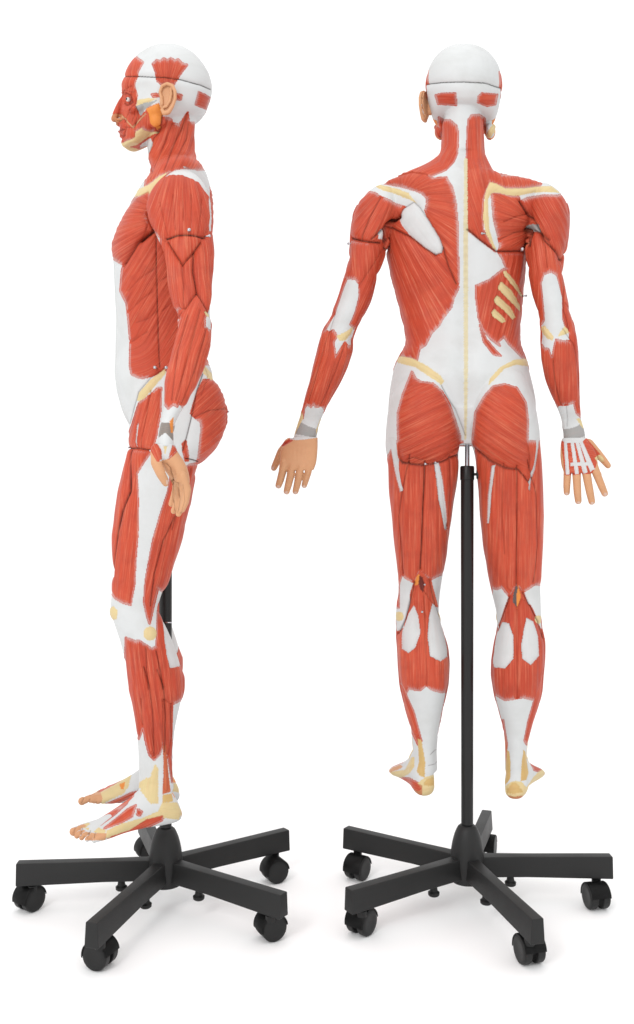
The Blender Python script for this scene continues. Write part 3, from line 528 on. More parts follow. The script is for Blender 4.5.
# ------------------------------------------------------------------ materials
def principled(name, base=(.5, .5, .5), rough=.5, metal=0, spec=.5):
    m = bpy.data.materials.new(name); m.use_nodes = True
    b = m.node_tree.nodes['Principled BSDF']
    b.inputs['Base Color'].default_value = (*base, 1); b.inputs['Roughness'].default_value = rough
    b.inputs['Metallic'].default_value = metal; b.inputs['Specular IOR Level'].default_value = spec
    return m, b, m.node_tree
def mk_paint():
    m, b, t = principled('hand_painted_plastic', rough=.48, spec=.22); N = t.nodes.new; L = t.links.new
    ac = N('ShaderNodeAttribute'); ac.attribute_name = 'paint'; af = N('ShaderNodeAttribute'); af.attribute_name = 'fibre'
    sp = N('ShaderNodeSeparateXYZ'); L(af.outputs['Vector'], sp.inputs[0])
    def noise(su, sv, det, rough=.6):
        a = N('ShaderNodeMath'); a.operation = 'MULTIPLY'; a.inputs[1].default_value = su; L(sp.outputs[0], a.inputs[0])
        c = N('ShaderNodeMath'); c.operation = 'MULTIPLY'; c.inputs[1].default_value = sv; L(sp.outputs[1], c.inputs[0])
        cb = N('ShaderNodeCombineXYZ'); L(a.outputs[0], cb.inputs[0]); L(c.outputs[0], cb.inputs[1])
        n = N('ShaderNodeTexNoise'); n.inputs['Scale'].default_value = 1; n.inputs['Detail'].default_value = det; n.inputs['Roughness'].default_value = rough
        L(cb.outputs[0], n.inputs['Vector']); return n
    n1 = noise(1.45, .022, 3); n2 = noise(.2, .012, 2); n3 = noise(.06, .05, 3)
    def ramp(src, a, b_):
        r = N('ShaderNodeMapRange'); r.inputs[1].default_value = a; r.inputs[2].default_value = b_; L(src, r.inputs[0]); return r.outputs[0]
    def mul(a, b_):
        x = N('ShaderNodeMath'); x.operation = 'MULTIPLY'
        for i, q in enumerate((a, b_)):
            if isinstance(q, (int, float)): x.inputs[i].default_value = q
            else: L(q, x.inputs[i])
        return x.outputs[0]
    def mix(fac, a, b_, mode='MIX'):
        x = N('ShaderNodeMix'); x.data_type = 'RGBA'; x.blend_type = mode
        L(fac, x.inputs[0])
        for i, q in ((6, a), (7, b_)):
            if isinstance(q, tuple): x.inputs[i].default_value = q
            else: L(q, x.inputs[i])
        return x.outputs[2]
    st = sp.outputs[2]
    c = mix(mul(mul(ramp(n1.outputs[0], .52, .68), st), .5), ac.outputs['Color'], (.68, .25, .145, 1))
    c = mix(mul(mul(ramp(n1.outputs[0], .46, .28), st), .45), c, (.25, .022, .012, 1))
    c = mix(mul(mul(ramp(n2.outputs[0], .5, .3), st), .35), c, (.29, .033, .018, 1))
    c = mix(mul(mul(ramp(n2.outputs[0], .55, .75), st), .3), c, (.62, .165, .085, 1))
    c = mix(mul(mul(ramp(n3.outputs[0], .55, .35), st), .3), c, (.28, .036, .02, 1))
    c = mix(mul(ramp(n3.outputs[0], .45, .7), .17), c, (.62, .60, .55, 1), 'MULTIPLY')
    L(c, b.inputs['Base Color'])
    # gloss varies a little
    rg = N('ShaderNodeMapRange'); rg.inputs[3].default_value = .38; rg.inputs[4].default_value = .6; L(n3.outputs[0], rg.inputs[0]); L(rg.outputs[0], b.inputs['Roughness'])
    bp = N('ShaderNodeBump'); bp.inputs['Distance'].default_value = .0016
    L(mul(st, .85), bp.inputs['Strength']); L(n1.outputs[0], bp.inputs['Height']); L(bp.outputs[0], b.inputs['Normal'])
    return m
PAINT = mk_paint()
def mk_black(name, base, rough):
    m, b, t = principled(name, (base,)*3, rough, spec=.3); N = t.nodes.new; L = t.links.new
    tc = N('ShaderNodeTexCoord'); n = N('ShaderNodeTexNoise'); n.inputs['Scale'].default_value = 900; n.inputs['Detail'].default_value = 4; L(tc.outputs['Object'], n.inputs['Vector'])
    bp = N('ShaderNodeBump'); bp.inputs['Strength'].default_value = .25; bp.inputs['Distance'].default_value = .0006; L(n.outputs[0], bp.inputs['Height']); L(bp.outputs[0], b.inputs['Normal'])
    n2 = N('ShaderNodeTexNoise'); n2.inputs['Scale'].default_value = 14; n2.inputs['Detail'].default_value = 5; L(tc.outputs['Object'], n2.inputs['Vector'])
    r = N('ShaderNodeMapRange'); r.inputs[3].default_value = rough-.1; r.inputs[4].default_value = rough+.12; L(n2.outputs[0], r.inputs[0]); L(r.outputs[0], b.inputs['Roughness'])
    return m
BLACK = mk_black('black_moulded_plastic', .014, .5)
WHEEL = mk_black('black_wheel_plastic', .010, .45)
POLE = mk_black('black_powder_coat', .010, .36)
CHROME = principled('polished_steel', (.46, .47, .5), .28, 1)[0]
EYE = principled('glass_eye', (.62, .6, .57), .15)[0]
IRIS = principled('iris_paint', (.03, .02, .015), .15)[0]

# ------------------------------------------------------------------ figure geometry
def build_body(fig, voxel):
    s = Soup()
    tab_ = {'head': ring_table(HEAD_B, HEAD_A, TOR_M, fig, 1, 1.0, slim=.3), 'tor': ring_table(TOR_B, TOR_A, TOR_M, fig, 5, slim=.9),
            'lL': ring_table(LEGL_B, LEG_A, LEG_M, fig, 4, slim=1.1), 'lR': ring_table(LEGR_B, LEG_A, LEG_M, fig, 4, slim=1.1),
            'aL': ring_table(ARML_B, ARM_A, ARM_M, fig, 4, slim=1.1), 'aR': ring_table(ARMR_B, ARM_A, ARM_M, fig, 4, slim=1.1)}
    s.loft(tab_['head'], 2.25, tap=lambda z: float(np.interp(z, [650, 670, 700, 712, 740], [.25, .38, .38, .16, .05])))
    s.loft(tab_['tor'], lambda z: float(np.interp(z, [535, 585, 625, 645], [2.45, 1.95, 1.7, 2.1])))
    for k in ('lL', 'lR'): s.loft(tab_[k], 2.15)
    for k in ('aL', 'aR'): s.loft(tab_[k], 2.1)
    A = sideinv
    # nose, lips, chin, brow, cheekbones
    s.limb([A(123.5,96,0),A(118,109,0),A(114.6,118.6,0)], [2.2,2.9,3.6])
    for e in (-1, 1):
        s.ball(A(119,120.5,e*4.2), (3,4,2.8)); s.ball(A(137,109,e*24), (8,9,5))
        s.limb([A(123,92,e*4),A(126,90.5,e*13),A(131,93,e*21)], [2.6,3,2])
        s.limb([A(119.3,131,0),A(121.5,131.2,e*6)], [2,1.2]); s.limb([A(120.8,135.4,0),A(123,135,e*6)], [2.2,1.2])
        s.ball(A(157,120,e*25), (5,9,8))
    s.ball(A(126.2,142,0), (8,5,4.6)); 
    # feet
    for e, hx, zb, ang in ((-1, -38, 7.0, 18), (1, 48, 3.5, 14)):
        if fig == 'A': zb, ang = (7.0, 18) if e < 0 else (-3.0, 7)
        hy = -15; a = math.radians(ang); d = np.array([e*math.sin(a), math.cos(a)]); w = np.array([-e*math.cos(a), math.sin(a)])  # w points to the big toe side
        def fp(t, o, z): q = np.array([hx, hy])+d*t+w*o; return (q[0], q[1], zb+z-(t*(.085 if e < 0 else .04) if fig == 'A' else 0))
        if fig == 'A' and e > 0: s.limb([(hx-2, 8, 84), (hx-1, 8, 50), (hx, 7, 14)], [11, 10.5, 10.5], n=28)
        rows = [(0,0,2,8,5),(1.5,0,6,14,2),(5,0,9.6,22,.6),(11,0,11.4,32,0),(20,0,12.2,44,0),(29,.5,11.8,44,.2),(38,1.2,12.6,37,.6),(48,1.4,14,29.5,.8),(58,1.2,15.4,23.5,.7),(68,.5,17,18.5,.4),(77,0,18,14.5,.2),(84,-.3,17.6,11.5,0),(89,-1,15.5,9.5,.4)]
        rr = []
        T = np.arange(rows[0][0], rows[-1][0]+.1, 1.5); RR = np.array(rows)
        AA = np.arange(40)*2*math.pi/40
        for t in T:
            o, hw, top, bot = [np.interp(t, RR[:, 0], RR[:, k]) for k in (1, 2, 3, 4)]
            cz, hz = (top+bot)/2, (top-bot)/2
            ring = []
            for q in AA:
                c_, s_ = math.cos(q), math.sin(q); ex = .72
                zz = np.sign(s_)*abs(s_)**ex; xx = np.sign(c_)*abs(c_)**.8
                nar = 1-.35*max(0, zz)*min(1, hz/14)
                ring.append(fp(t, o+hw*xx*nar, cz+hz*zz))
            rr.append(ring)
        s.tube(rr)
        for o, tt, r in ((12.8,104,4.4),(5.2,101.5,3.1),(-.8,98.5,2.9),(-6.8,94.5,2.8),(-12.4,89.5,2.7)):
            s.limb([fp(76,o*.9,7.5),fp(tt-11,o,6.6),fp(tt-5,o,5.4),fp(tt-r,o*1.02,r+.4)], [r*1.1,r*.88,r*.95,r*.98])
    V, F = s.remesh(voxel)
    E = edges_of(F)
    zc = V[:, 2]
    mask = np.where((zc > 655) & (V[:, 1] > 18), .25, 1.0)*np.where(zc < 26, .3, 1.0)
    V = lap(V, E, 9, .5, mask)
    # classify arms against trunk
    def rho(T, V):
        T = T[np.argsort(T[:, 0])]; z = V[:, 2]
        i = [np.interp(z, T[:, 0], T[:, k]) for k in range(1, 5)]
        q = ((V[:, 0]-i[0])/i[1])**2+((V[:, 1]-i[2])/i[3])**2
        q[(z < T[0, 0]-3) | (z > T[-1, 0]+3)] = 1e9
        return q
    ra = np.minimum(rho(tab_['aL'], V), rho(tab_['aR'], V)); rt = np.minimum(rho(tab_['tor'], V), np.minimum(rho(tab_['lL'], V), rho(tab_['lR'], V)))
    arm = (ra < rt) & (zc > 330)
    grp = np.where(arm, 'a', 't')
    N = normals(V, F)
    # soft anatomical forms that are there before the paint: spinal furrow, eye sockets, cheek hollow
    d0 = np.zeros(len(V))
    back = np.clip(-N[:, 1], 0, 1)*((grp == 't') & (zc > 390) & (zc < 640))
    d0 -= 2.6*np.exp(-((V[:, 0]-.5)/7)**2)*back
    d0 += 1.5*np.exp(-((np.abs(V[:, 0])-17)/9)**2)*back*np.exp(-((zc-450)/60)**2)
    sx, sy = side_px(V); ax = np.abs(V[:, 0])
    fr = (zc > 650) & (N[:, 1] > .1)
    d0 -= 3.6*np.exp(-((sx-126)/6)**2-((sy-99)/5)**2-((ax-14)/7)**2)*fr
    d0 -= 1.6*np.exp(-((sx-140)/9)**2-((sy-121)/6)**2)*(zc > 650)*(ax > 12)
    V = V+N*lap(d0, E, 4)[:, None]; N = normals(V, F)
    return V, F, E, N, grp

def finish(V, F, E, N, grp, thr, base='W', k=2):
    col, fib, dsp, rid, useb = paint(V, N, grp, thr, base)
    # calm the relief where the two survey views meet
    e = useb[E[:, 0]] != useb[E[:, 1]]; near = np.zeros(len(V)); near[E[e].ravel()] = 1
    near = np.clip(lap(near, E, 6)*2.2, 0, 1); dsm = lap(dsp, E, 8)
    dsp = dsp*(1-near)+dsm*near
    dsp = lap(dsp, E, 1, .35)
    V2 = V+N*dsp[:, None]
    V2 = settle(V2)
    N2 = normals(V2, F); N3 = lap(N2, E, 5); w_ = np.where(rid < 0, .85, .25)[:, None]; N2 = N2*(1-w_)+N3*w_
    return V2, N2/np.linalg.norm(N2, axis=1)[:, None], col, fib, rid

def emit(V, F, N, col, fib, key, names, fallback_parent):
    """split faces by key into meshes; names: key -> (name, parent)"""
    fk = key[F[:, 0]]
    # majority of the four corners so borders are tidy
    eq = (key[F[:, 1]] == key[F[:, 2]]); fk = np.where(eq, key[F[:, 1]], fk)
    # connected pieces: crumbs join their neighbour, larger ones become meshes of their own
    nf = len(F); HE = np.concatenate([F[:, [0, 1]], F[:, [1, 2]], F[:, [2, 3]], F[:, [3, 0]]]); HE.sort(axis=1)
    fid = np.tile(np.arange(nf), 4); code = HE[:, 0].astype(np.int64)*(len(V)+1)+HE[:, 1]; o_ = np.argsort(code, kind='stable'); co = code[o_]; fo = fid[o_]
    same = np.nonzero(co[1:] == co[:-1])[0]; A_, B_ = fo[same], fo[same+1]
    def comps():
        lab = np.arange(nf); ok = fk[A_] == fk[B_]; a, b = A_[ok], B_[ok]
        while True:
            m = np.minimum(lab[a], lab[b]); new = lab.copy(); np.minimum.at(new, lab[a], m); np.minimum.at(new, lab[b], m); np.minimum.at(new, a, m); np.minimum.at(new, b, m)
            new = new[new]; new = new[new]
            if (new == lab).all(): return lab
            lab = new
    for it in range(4):
        lab = comps(); cnt = np.bincount(lab, minlength=nf)
        small = cnt[lab] < 60
        if not small.any(): break
        mb = small[A_] & ~small[B_]; fk2 = fk.copy(); fk2[A_[mb]] = fk[B_[mb]]; mb = small[B_] & ~small[A_]; fk2[B_[mb]] = fk[A_[mb]]
        for _ in range(12):
            pass
        # whole crumb takes the key found on its rim
        ch = np.nonzero(fk2 != fk)[0]; km = dict(zip(lab[ch].tolist(), fk2[ch].tolist()))
        for c_, v_ in km.items(): pass
        lut = np.full(nf, -99999); lut[list(km.keys())] = list(km.values()) if km else -99999
        t_ = lut[lab]; fk = np.where(t_ != -99999, t_, fk)
    lab = comps()
    out = []; pieces = []
    for k in np.unique(fk):
        ls, cn = np.unique(lab[fk == k], return_counts=True)
        for rank, l in enumerate(ls[np.argsort(-cn)]): pieces.append((k, rank, l))
    for k, rank, l in pieces:
        fs = F[lab == l]
        ids, inv = np.unique(fs.ravel(), return_inverse=True)
        name, parent = names(k)
        me = np_mesh(name, V[ids]*S, inv.reshape(-1, 4))
        a = me.attributes.new('paint', 'FLOAT_COLOR', 'POINT'); a.data.foreach_set('color', np.concatenate([col[ids], np.ones((len(ids), 1))], 1).astype(np.float32).ravel())
        a = me.attributes.new('fibre', 'FLOAT_VECTOR', 'POINT'); a.data.foreach_set('vector', fib[ids].astype(np.float32).ravel())
        me.normals_split_custom_set_from_vertices(N[ids].astype(np.float32).tolist())
        me.materials.append(PAINT)
        out.append((k, rank, me, name, parent))
    return out

HAND_L = dict(palm=[(437,293.5,317.5,-2.5,5.6),(441,290,317.5,-3.5,6.3),(447,281.5,317.5,-6,7.2),(455,279.6,317,-9,7),(463,279.6,316,-12,5.8),(470,281.5,313.5,-14,4.4)],
    fingers=[[(283.8,461,-12.5),(282.4,471,-15),(280,480,-14.5),(278.2,485.5,-11.5)],[(291.8,463,-13.5),(290.4,475,-16.5),(288,485,-15.5),(286.3,491.5,-12)],[(300.4,463,-13.5),(299,475,-16.5),(296.8,485,-15),(295.2,491.5,-11)],[(308.8,461,-12.5),(308,472,-15),(305.6,480,-13),(304,485.5,-10)]],
    thumb=[(290,444,2),(281.5,452,5),(277,461,4.5),(273.6,468,2)], r=(3.9,3.8,3.7,3.4))
HAND_R = dict(palm=[(438,562.5,587,-2.5,5.6),(442,561,588.5,-3.5,6.3),(448,560.5,593.5,-6,7.2),(456,560.3,597,-9,6.8),(465,561.3,598,-12,5.8),(473,564,597.5,-14,4.4)],
    fingers=[[(593,464,-12.5),(597.5,476,-15),(602,487,-14.5),(604.8,493.5,-12)],[(585.3,466,-13.5),(587.5,480,-16.5),(590,493,-16),(591.8,501.5,-13)],[(576.3,466,-13.5),(576.8,480,-16.5),(577.5,493,-15.5),(578.3,501,-12)],[(567.8,464,-12.5),(567.3,476,-15),(566.8,486,-13.5),(566.8,492.5,-11)]],
    thumb=[(588,445,1),(597,453,2),(603.5,460,1),(608,465.5,-1)], r=(4.1,4.2,4.1,3.8))
HAND_A = dict(palm=[(444,154.5,175.5),(448,153.5,176),(453,153.5,178.5),(460,157,183.5),(468,163,187.5),(476,168.5,189.5),(483,171.5,190)],
    fingers=[[(182.5,476,-169),(187,490,-169),(185,502,-168),(182,509.5,-167)],[(180,478,-164),(184,494,-164),(181.5,506,-163),(178.5,513.5,-162)],[(176.5,478,-158.5),(179.5,493,-158),(177,504,-158),(174,511,-157)],[(173.5,476,-153),(175.5,489,-153),(173.5,498,-153),(171.5,504,-153)]],
    thumb=[(157,450,-165),(156.5,463,-172),(161,474,-174),(166,482.5,-172)], r=(3.6,3.6,3.5,3.2))
def build_hand(H, dz, code, thr):
    s = Soup(); T = []
    if code == 'h':
        for Y, XF, XB in H['palm']:
            a = sideinv(XF, Y, -160); b = sideinv(XB, Y, -160); T.append((a[2], -160.5, 10.5-max(0, (Y-470))*.05, (a[1]+b[1])/2, (a[1]-b[1])/2))
        T = np.array(T)[::-1]; zz = np.arange(T[0, 0], T[-1, 0], 1.0)
        s.loft(np.stack([zz]+[smooth1(np.interp(zz, T[:, 0], T[:, k]), 3) for k in range(1, 5)], 1), 2.2, n=40)
        for f, r in zip(H['fingers'], H['r']): s.limb([sideinv(*p) for p in f], [r*1.08, r, r*.93, r*.82])
        s.limb([sideinv(*p) for p in H['thumb']], [5.5, 4.6, 3.9, 3.3])
        V, F = s.remesh(.5); E = edges_of(F); V = lap(V, E, 3); N = normals(V, F); sx, sy = side_px(V)
        d = -2.6*np.exp(-((sx-172.5)/2.8)**2-((sy-475)/7)**2)*(N[:, 0] < 0)
        V = V+N*d[:, None]; N = normals(V, F)
        return (F,)+finish(V, F, E, N, np.full(len(V), code), thr, 'S')
    for Y, XL, XR, yc, hy in H['palm']:
        M = DD/(DD+yc); T.append((300+(500-Y)/M, ((XL+XR)/2-465)/M, (XR-XL)/2/M, yc, hy))
    T = np.array(T)[::-1]; zz = np.arange(T[0, 0], T[-1, 0], 1.0)
    T2 = np.stack([zz]+[smooth1(np.interp(zz, T[:, 0], T[:, k]), 3) for k in range(1, 5)], 1)
    s.loft(T2, 2.6, n=40)
    for f, r in zip(H['fingers'], H['r']):
        s.limb([backinv(*p) for p in f], [r*1.08, r*1.0, r*.93, r*.82])
        s.ball(backinv(f[1][0], f[1][1]-1, f[1][2]-.2), (r*1.02, r*1.02, r*1.1))
    th = [backinv(*p) for p in H['thumb']]
    s.limb(th, [6.5, 4.6, 3.7, 3.1])
    V, F = s.remesh(.5); E = edges_of(F); V = lap(V, E, 5)
    # knuckle dimples and palm hollow
    N = normals(V, F); d = np.zeros(len(V)); bx, by = back_px(V)
    for f in H['fingers']:
        for j, t in ((1, .5), (2, .2)):
            px = f[j][0]*(1-t)+f[j+1][0]*t if j < 3 else f[j][0]; py = f[j][1]*(1-t)+f[j+1][1]*t
            for q in (-1.2, 0, 1.2): d -= .22*np.exp(-((by-py-q)/.35)**2-((bx-px)/2.4)**2)*(np.abs(N[:, 1]) > .3)
        mx, my = f[0][0], f[0][1]+4
        d += .7*np.exp(-((bx-mx)/2.6)**2-((by-my)/3)**2)*(N[:, 1] < 0)
        d += .2*np.exp(-((bx-(mx+np.mean(H['palm'][1][1:3]))/2)/1.2)**2-((by-452)/9)**2)*(N[:, 1] < 0)
    cx = np.mean([f[0][0] for f in H['fingers']])
    d -= 1.8*np.exp(-((bx-cx)/9)**2-((by-457)/9)**2)*np.clip(N[:, 1], 0, 1)
    V = V+N*d[:, None]; V[:, 2] += dz; N = normals(V, F)
    grp = np.full(len(V), code)
    return (F,)+finish(V, F, E, N, grp, thr, 'S')

def build_ear(dz):
    s = Soup()
    O = [(161.5,98),(160,92),(162,86),(167,83.3),(172.5,85.5),(175,91),(175.2,98.6),(172.6,106),(168.5,112),(164.3,113.2),(162,109.5)]
    def ep(X, Y, out=0): 
        x = -37.5-(X-160)*.42-out; return sideinv(X, Y, x)
    s.limb([ep(x, y, .6) for x, y in O], [1.3,1.5,1.6,1.6,1.6,1.6,1.5,1.6,2.2,2.2,1.6], n=12)
    s.limb([ep(x, y, -.4) for x, y in ((170.5,88.5),(171.5,94),(170,101),(166.5,106.5),(164,107))], [1.2,1.5,1.5,1.5,1.5], n=12)
    s.limb([ep(x, y, -.2) for x, y in ((162,97),(161.6,101),(162.2,104))], [1.4,1.9,1.4], n=12)
    # thin shell behind the folds
    R = []
    for q in (-1.4, -.4):
        R.append([ep(167.3+(x-167.3)*.97, 98+(y-98)*.98, q-1) for x, y in O])
    s.tube(R); s.limb([ep(163,88,-4), ep(163,106,-4)], [3,3]); 
    V, F = s.remesh(.4); E = edges_of(F); V = lap(V, E, 2); V[:, 2] += dz; V = settle(V)
    N = normals(V, F); n = len(V)
    return V, F, N, np.tile(C_['S'], (n, 1)), np.stack([V[:, 1], V[:, 2], np.full(n, .1)], 1)

def simple_mesh(name, bm, mat, parent, smooth=True, loc=(0, 0, 0), rot=None):
    me = bpy.data.meshes.new(name); bm.to_mesh(me); bm.free()
    if smooth: me.polygons.foreach_set('use_smooth', [True]*len(me.polygons))
    me.materials.append(mat); o = bpy.data.objects.new(name, me); o.location = [c*S for c in loc]
    if rot: o.rotation_euler = rot
    return link(o, parent)
def sphere_bm(r, sc=(1, 1, 1)):
    bm = bmesh.new(); bmesh.ops.create_uvsphere(bm, u_segments=20, v_segments=12, radius=r*S)
    bmesh.ops.scale(bm, vec=sc, verts=bm.verts); return bm

ARMN = {'deltoid_muscle','triceps_muscle','forearm_muscle','elbow_bone','wrist_band','wrist_bone','biceps_muscle','wrist_artery'}
LEGN = {'hamstring_muscle','iliotibial_band','gracilis_tendon','calf_muscle','calf_tendon','popliteal_hollow','popliteal_nerve','knee_bone','peroneal_muscle','peroneal_tendon','heel_bone','sole_muscle','foot_bone','toe','toe_tendon','medial_leg_muscle','medial_leg_tendon','toe_muscle','thigh_muscle','kneecap','shin_muscle','ankle_bone','foot_muscle','hip_muscle','hip_tendon'}
HEADN = {'occipital_muscle','temporal_muscle','parotid_gland','jaw','face_muscle','cheekbone','cheek_tendon','nose_tip','lip','ear_muscle'}

def make_figure(fig, root, voxel):
    global FIG; FIG = fig
    V, F, E, N, grp = build_body(fig, voxel)
    thr = .975 if fig == 'A' else .10
    V0 = V
    V, N, col, fib, rid = finish(V, F, E, N, grp, thr)
    # region key: base zones -1.. ; side doubled
    zc = V0[:, 2]; right = (V0[:, 0] > 0)
    zone = np.zeros(len(V), int)                       # 0 torso
    zone[zc > 652] = 1                                 # head
    sx, sy = side_px(V0)
    seam = np.interp(sx, [120, 140, 164, 182, 201, 214], [76, 76.1, 77, 79.4, 84.7, 90.5]) if True else None
    zone[(zc > 652) & (sy < seam)] = 2                 # skull cap
    zone[(grp == 't') & (zc < 344)] = 3; zone[(zone == 3) & right] = 4
    zone[(grp == 't') & (zc < 46)] = 5; zone[(zone == 5) & right] = 6
    zone[(grp == 'a') & ~right] = 7; zone[(grp == 'a') & right] = 8
    key = np.where(rid < 0, -1-zone, rid*2+right)
    # the painted patches on the skull cap keep their own key
    Z = {0: 'torso', 1: 'head', 2: 'skull_cap', 3: 'leg', 4: 'leg', 5: 'foot', 6: 'foot', 7: 'arm', 8: 'arm'}
    part = {}
    def names(k):
        if k < 0: return Z[-1-k], None
        r = REG[k//2]; nm = r['name']; rt = k % 2
        if nm in HEADN: p = 1
        elif nm in ARMN: p = 8 if rt else 7
        elif nm in LEGN: p = 4 if rt else 3
        else: p = 0
        return nm, p
    items = emit(V, F, N, col, fib, key, names, None)
    # parts first
    for k, n, me, name, p in items:
        if n == 0 and k < 0 and -1-k in (0, 1, 3, 4, 7, 8):
            o = bpy.data.objects.new(name, me); link(o, root); part[-1-k] = o
    for k, n, me, name, p in items:
        if k < 0:
            z = -1-k
            if n > 0:
                if z == 2: z = 1
                if z in (5, 6): z -= 2
                nm = {0: 'white_fascia', 1: 'skull_surface', 3: 'leg_tendon', 4: 'leg_tendon', 7: 'arm_tendon', 8: 'arm_tendon'}[z]
                link(bpy.data.objects.new(nm, me), part[z])
            elif z == 2: link(bpy.data.objects.new(name, me), part[1])
            elif z in (5, 6): link(bpy.data.objects.new(name, me), part[z-2])
        else: link(bpy.data.objects.new(name, me), part[p])
    # hands
    for H, code, pk in ((HAND_A if fig == 'A' else HAND_L, 'h' if fig == 'A' else 'hl', 7), (HAND_R, 'hr', 8)):
        t = .1 if code != 'h' else 2
        Fh, Vh, Nh, ch, fh, rh = build_hand(H, -10 if fig == 'A' else 0, code, t)
        its = emit(Vh, Fh, Nh, ch, fh, np.where(rh < 0, -1, rh), lambda k: ('hand' if k < 0 else REG[k]['name'], None), None)
        ho = None
        for k, n, me, name, p in its:
            if k < 0 and n == 0: ho = link(bpy.data.objects.new('hand', me), root)
        for k, n, me, name, p in its:
            if k >= 0 or n > 0: link(bpy.data.objects.new(name if k >= 0 else 'hand_skin', me), ho)
    # ear and eyes
    Ve, Fe, Ne, ce, fe = build_ear(8 if fig == 'B' else 0)
    for k, n, me, name, p in emit(Ve, Fe, Ne, ce, fe, np.zeros(len(Ve), int), lambda k: ('ear', None), None):
        link(bpy.data.objects.new('ear', me), part[1])
    for e in (-1, 1):
        c = sideinv(128.2, 99.4, e*14.8)
        ey = simple_mesh('eye', sphere_bm(2.2), EYE, part[1], loc=settle(c))
        simple_mesh('iris', sphere_bm(1.25), IRIS, ey, loc=(e*.9, 1.1, 0))
    return part

def pin(parent, p, d, L=5, r=.7, head=1.7):
    global FIG
    FIG = 'B' if parent in PB else 'A'; p = settle(p)
    head *= .8
    """small steel fixing pin with a ball head"""
    d = Vector(d).normalized(); bm = bmesh.new()
    bmesh.ops.create_cone(bm, cap_ends=True, segments=12, radius1=r*S, radius2=r*S, depth=L*S)
    q = Vector((0, 0, 1)).rotation_difference(d).to_matrix().to_4x4()
    bmesh.ops.transform(bm, matrix=Matrix.Translation(d*L*.5*S) @ q, verts=bm.verts)
    b2 = bmesh.ops.create_uvsphere(bm, u_segments=14, v_segments=9, radius=head*S)
    bmesh.ops.translate(bm, vec=d*L*S, verts=b2['verts'])
    simple_mesh('fixing_pin', bm, CHROME, parent, loc=p)

# ------------------------------------------------------------------ stand
FLOOR = -110.5
def boxy(bm, verts8):
    v = [bm.verts.new([c*S for c in p]) for p in verts8]
    for f in ((0,3,2,1),(4,5,6,7),(0,1,5,4),(1,2,6,5),(2,3,7,6),(3,0,4,7)): bm.faces.new([v[i] for i in f])
def bevel(bm, w, seg=3):
    bmesh.ops.bevel(bm, geom=list(bm.edges), offset=w*S, segments=seg, profile=.6, affect='EDGES', clamp_overlap=True)
def lathe(prof, n=48):
    bm = bmesh.new(); rings = [[bm.verts.new((r*S*math.cos(a), r*S*math.sin(a), z*S)) for a in np.arange(n)*2*math.pi/n] for z, r in prof]
    for i in range(len(rings)-1):
        for j in range(n): bm.faces.new((rings[i][j], rings[i][(j+1) % n], rings[i+1][(j+1) % n], rings[i+1][j]))
    bm.faces.new(rings[0][::-1]); bm.faces.new(rings[-1]); bmesh.ops.recalc_face_normals(bm, faces=bm.faces)
    return bm
def auto_smooth(o, ang=35):
    me = o.data; bm = bmesh.new(); bm.from_mesh(me)
    for e in bm.edges: e.smooth = e.calc_face_angle(0) < math.radians(ang)
    bm.to_mesh(me); bm.free()
def revolve_x(prof, n=40, a0=0, a1=2*math.pi, closed=True):
    """profile (x, r) swept about the x axis"""
    bm = bmesh.new(); m = n if closed else n+1
    A = [a0+(a1-a0)*k/n for k in range(m)]
    rg = [[bm.verts.new((x*S, r*S*math.cos(a), r*S*math.sin(a))) for a in A] for x, r in prof]
    for i in range(len(prof)-1):
        for j in range(m if closed else m-1): bm.faces.new((rg[i][j], rg[i][(j+1) % m], rg[i+1][(j+1) % m], rg[i+1][j]))
    return bm, rg

def make_caster(parent, pos, az, st_off):
    """twin-wheel hooded caster; az = heading of its axle"""
    h = bpy.data.objects.new('caster', None)
    bm = bmesh.new()
    # body: core block between the wheels plus the stem
    boxy(bm, [(-2.2,-9,-2),(2.2,-9,-2),(2.2,8,-2),(-2.2,8,-2),(-2.2,-7,11.5),(2.2,-7,11.5),(2.2,7,11.5),(-2.2,7,11.5)]); bevel(bm, .8, 2)
    hd = simple_mesh('caster', bm, WHEEL, parent, loc=(pos[0], pos[1], FLOOR+12.5)); hd.rotation_euler = (0, 0, az)
    auto_smooth(hd)
    # hood: a curved cover over both wheels
    prof = [(-10.4,11.6),(-10.4,13.0),(-9.6,13.5),(9.6,13.5),(10.4,13.0),(10.4,11.6)]
    bm, rg = revolve_x(prof, 30, math.radians(8), math.radians(190), closed=False)
    g = bmesh.ops.solidify(bm, geom=list(bm.faces), thickness=-.8*S)
    bmesh.ops.recalc_face_normals(bm, faces=bm.faces)
    q = simple_mesh('hood', bm, WHEEL, hd); auto_smooth(q)
    st = simple_mesh('stem', lathe([(8,4.6),(13.6,4.6),(14.2,4.0),(14.4,3.1),(19,3.1)], 24), WHEEL, hd, loc=(st_off[0]*math.cos(az)+st_off[1]*math.sin(az), -st_off[0]*math.sin(az)+st_off[1]*math.cos(az), 0)); auto_smooth(st)
    for e in (-1, 1):
        p = [(0,.01),(0,11.6),(.7,12.4),(6.2,12.4),(7.4,11.7),(7.9,10.4),(8.1,8.2),(7.8,5.8),(7.8,.01)]
        bm, rg = revolve_x([(e*(2.6+x), r) for x, r in p], 40); bmesh.ops.recalc_face_normals(bm, faces=bm.faces)
        w = simple_mesh('wheel', bm, WHEEL, hd); auto_smooth(w, 25)
    bpy.data.objects.remove(h)

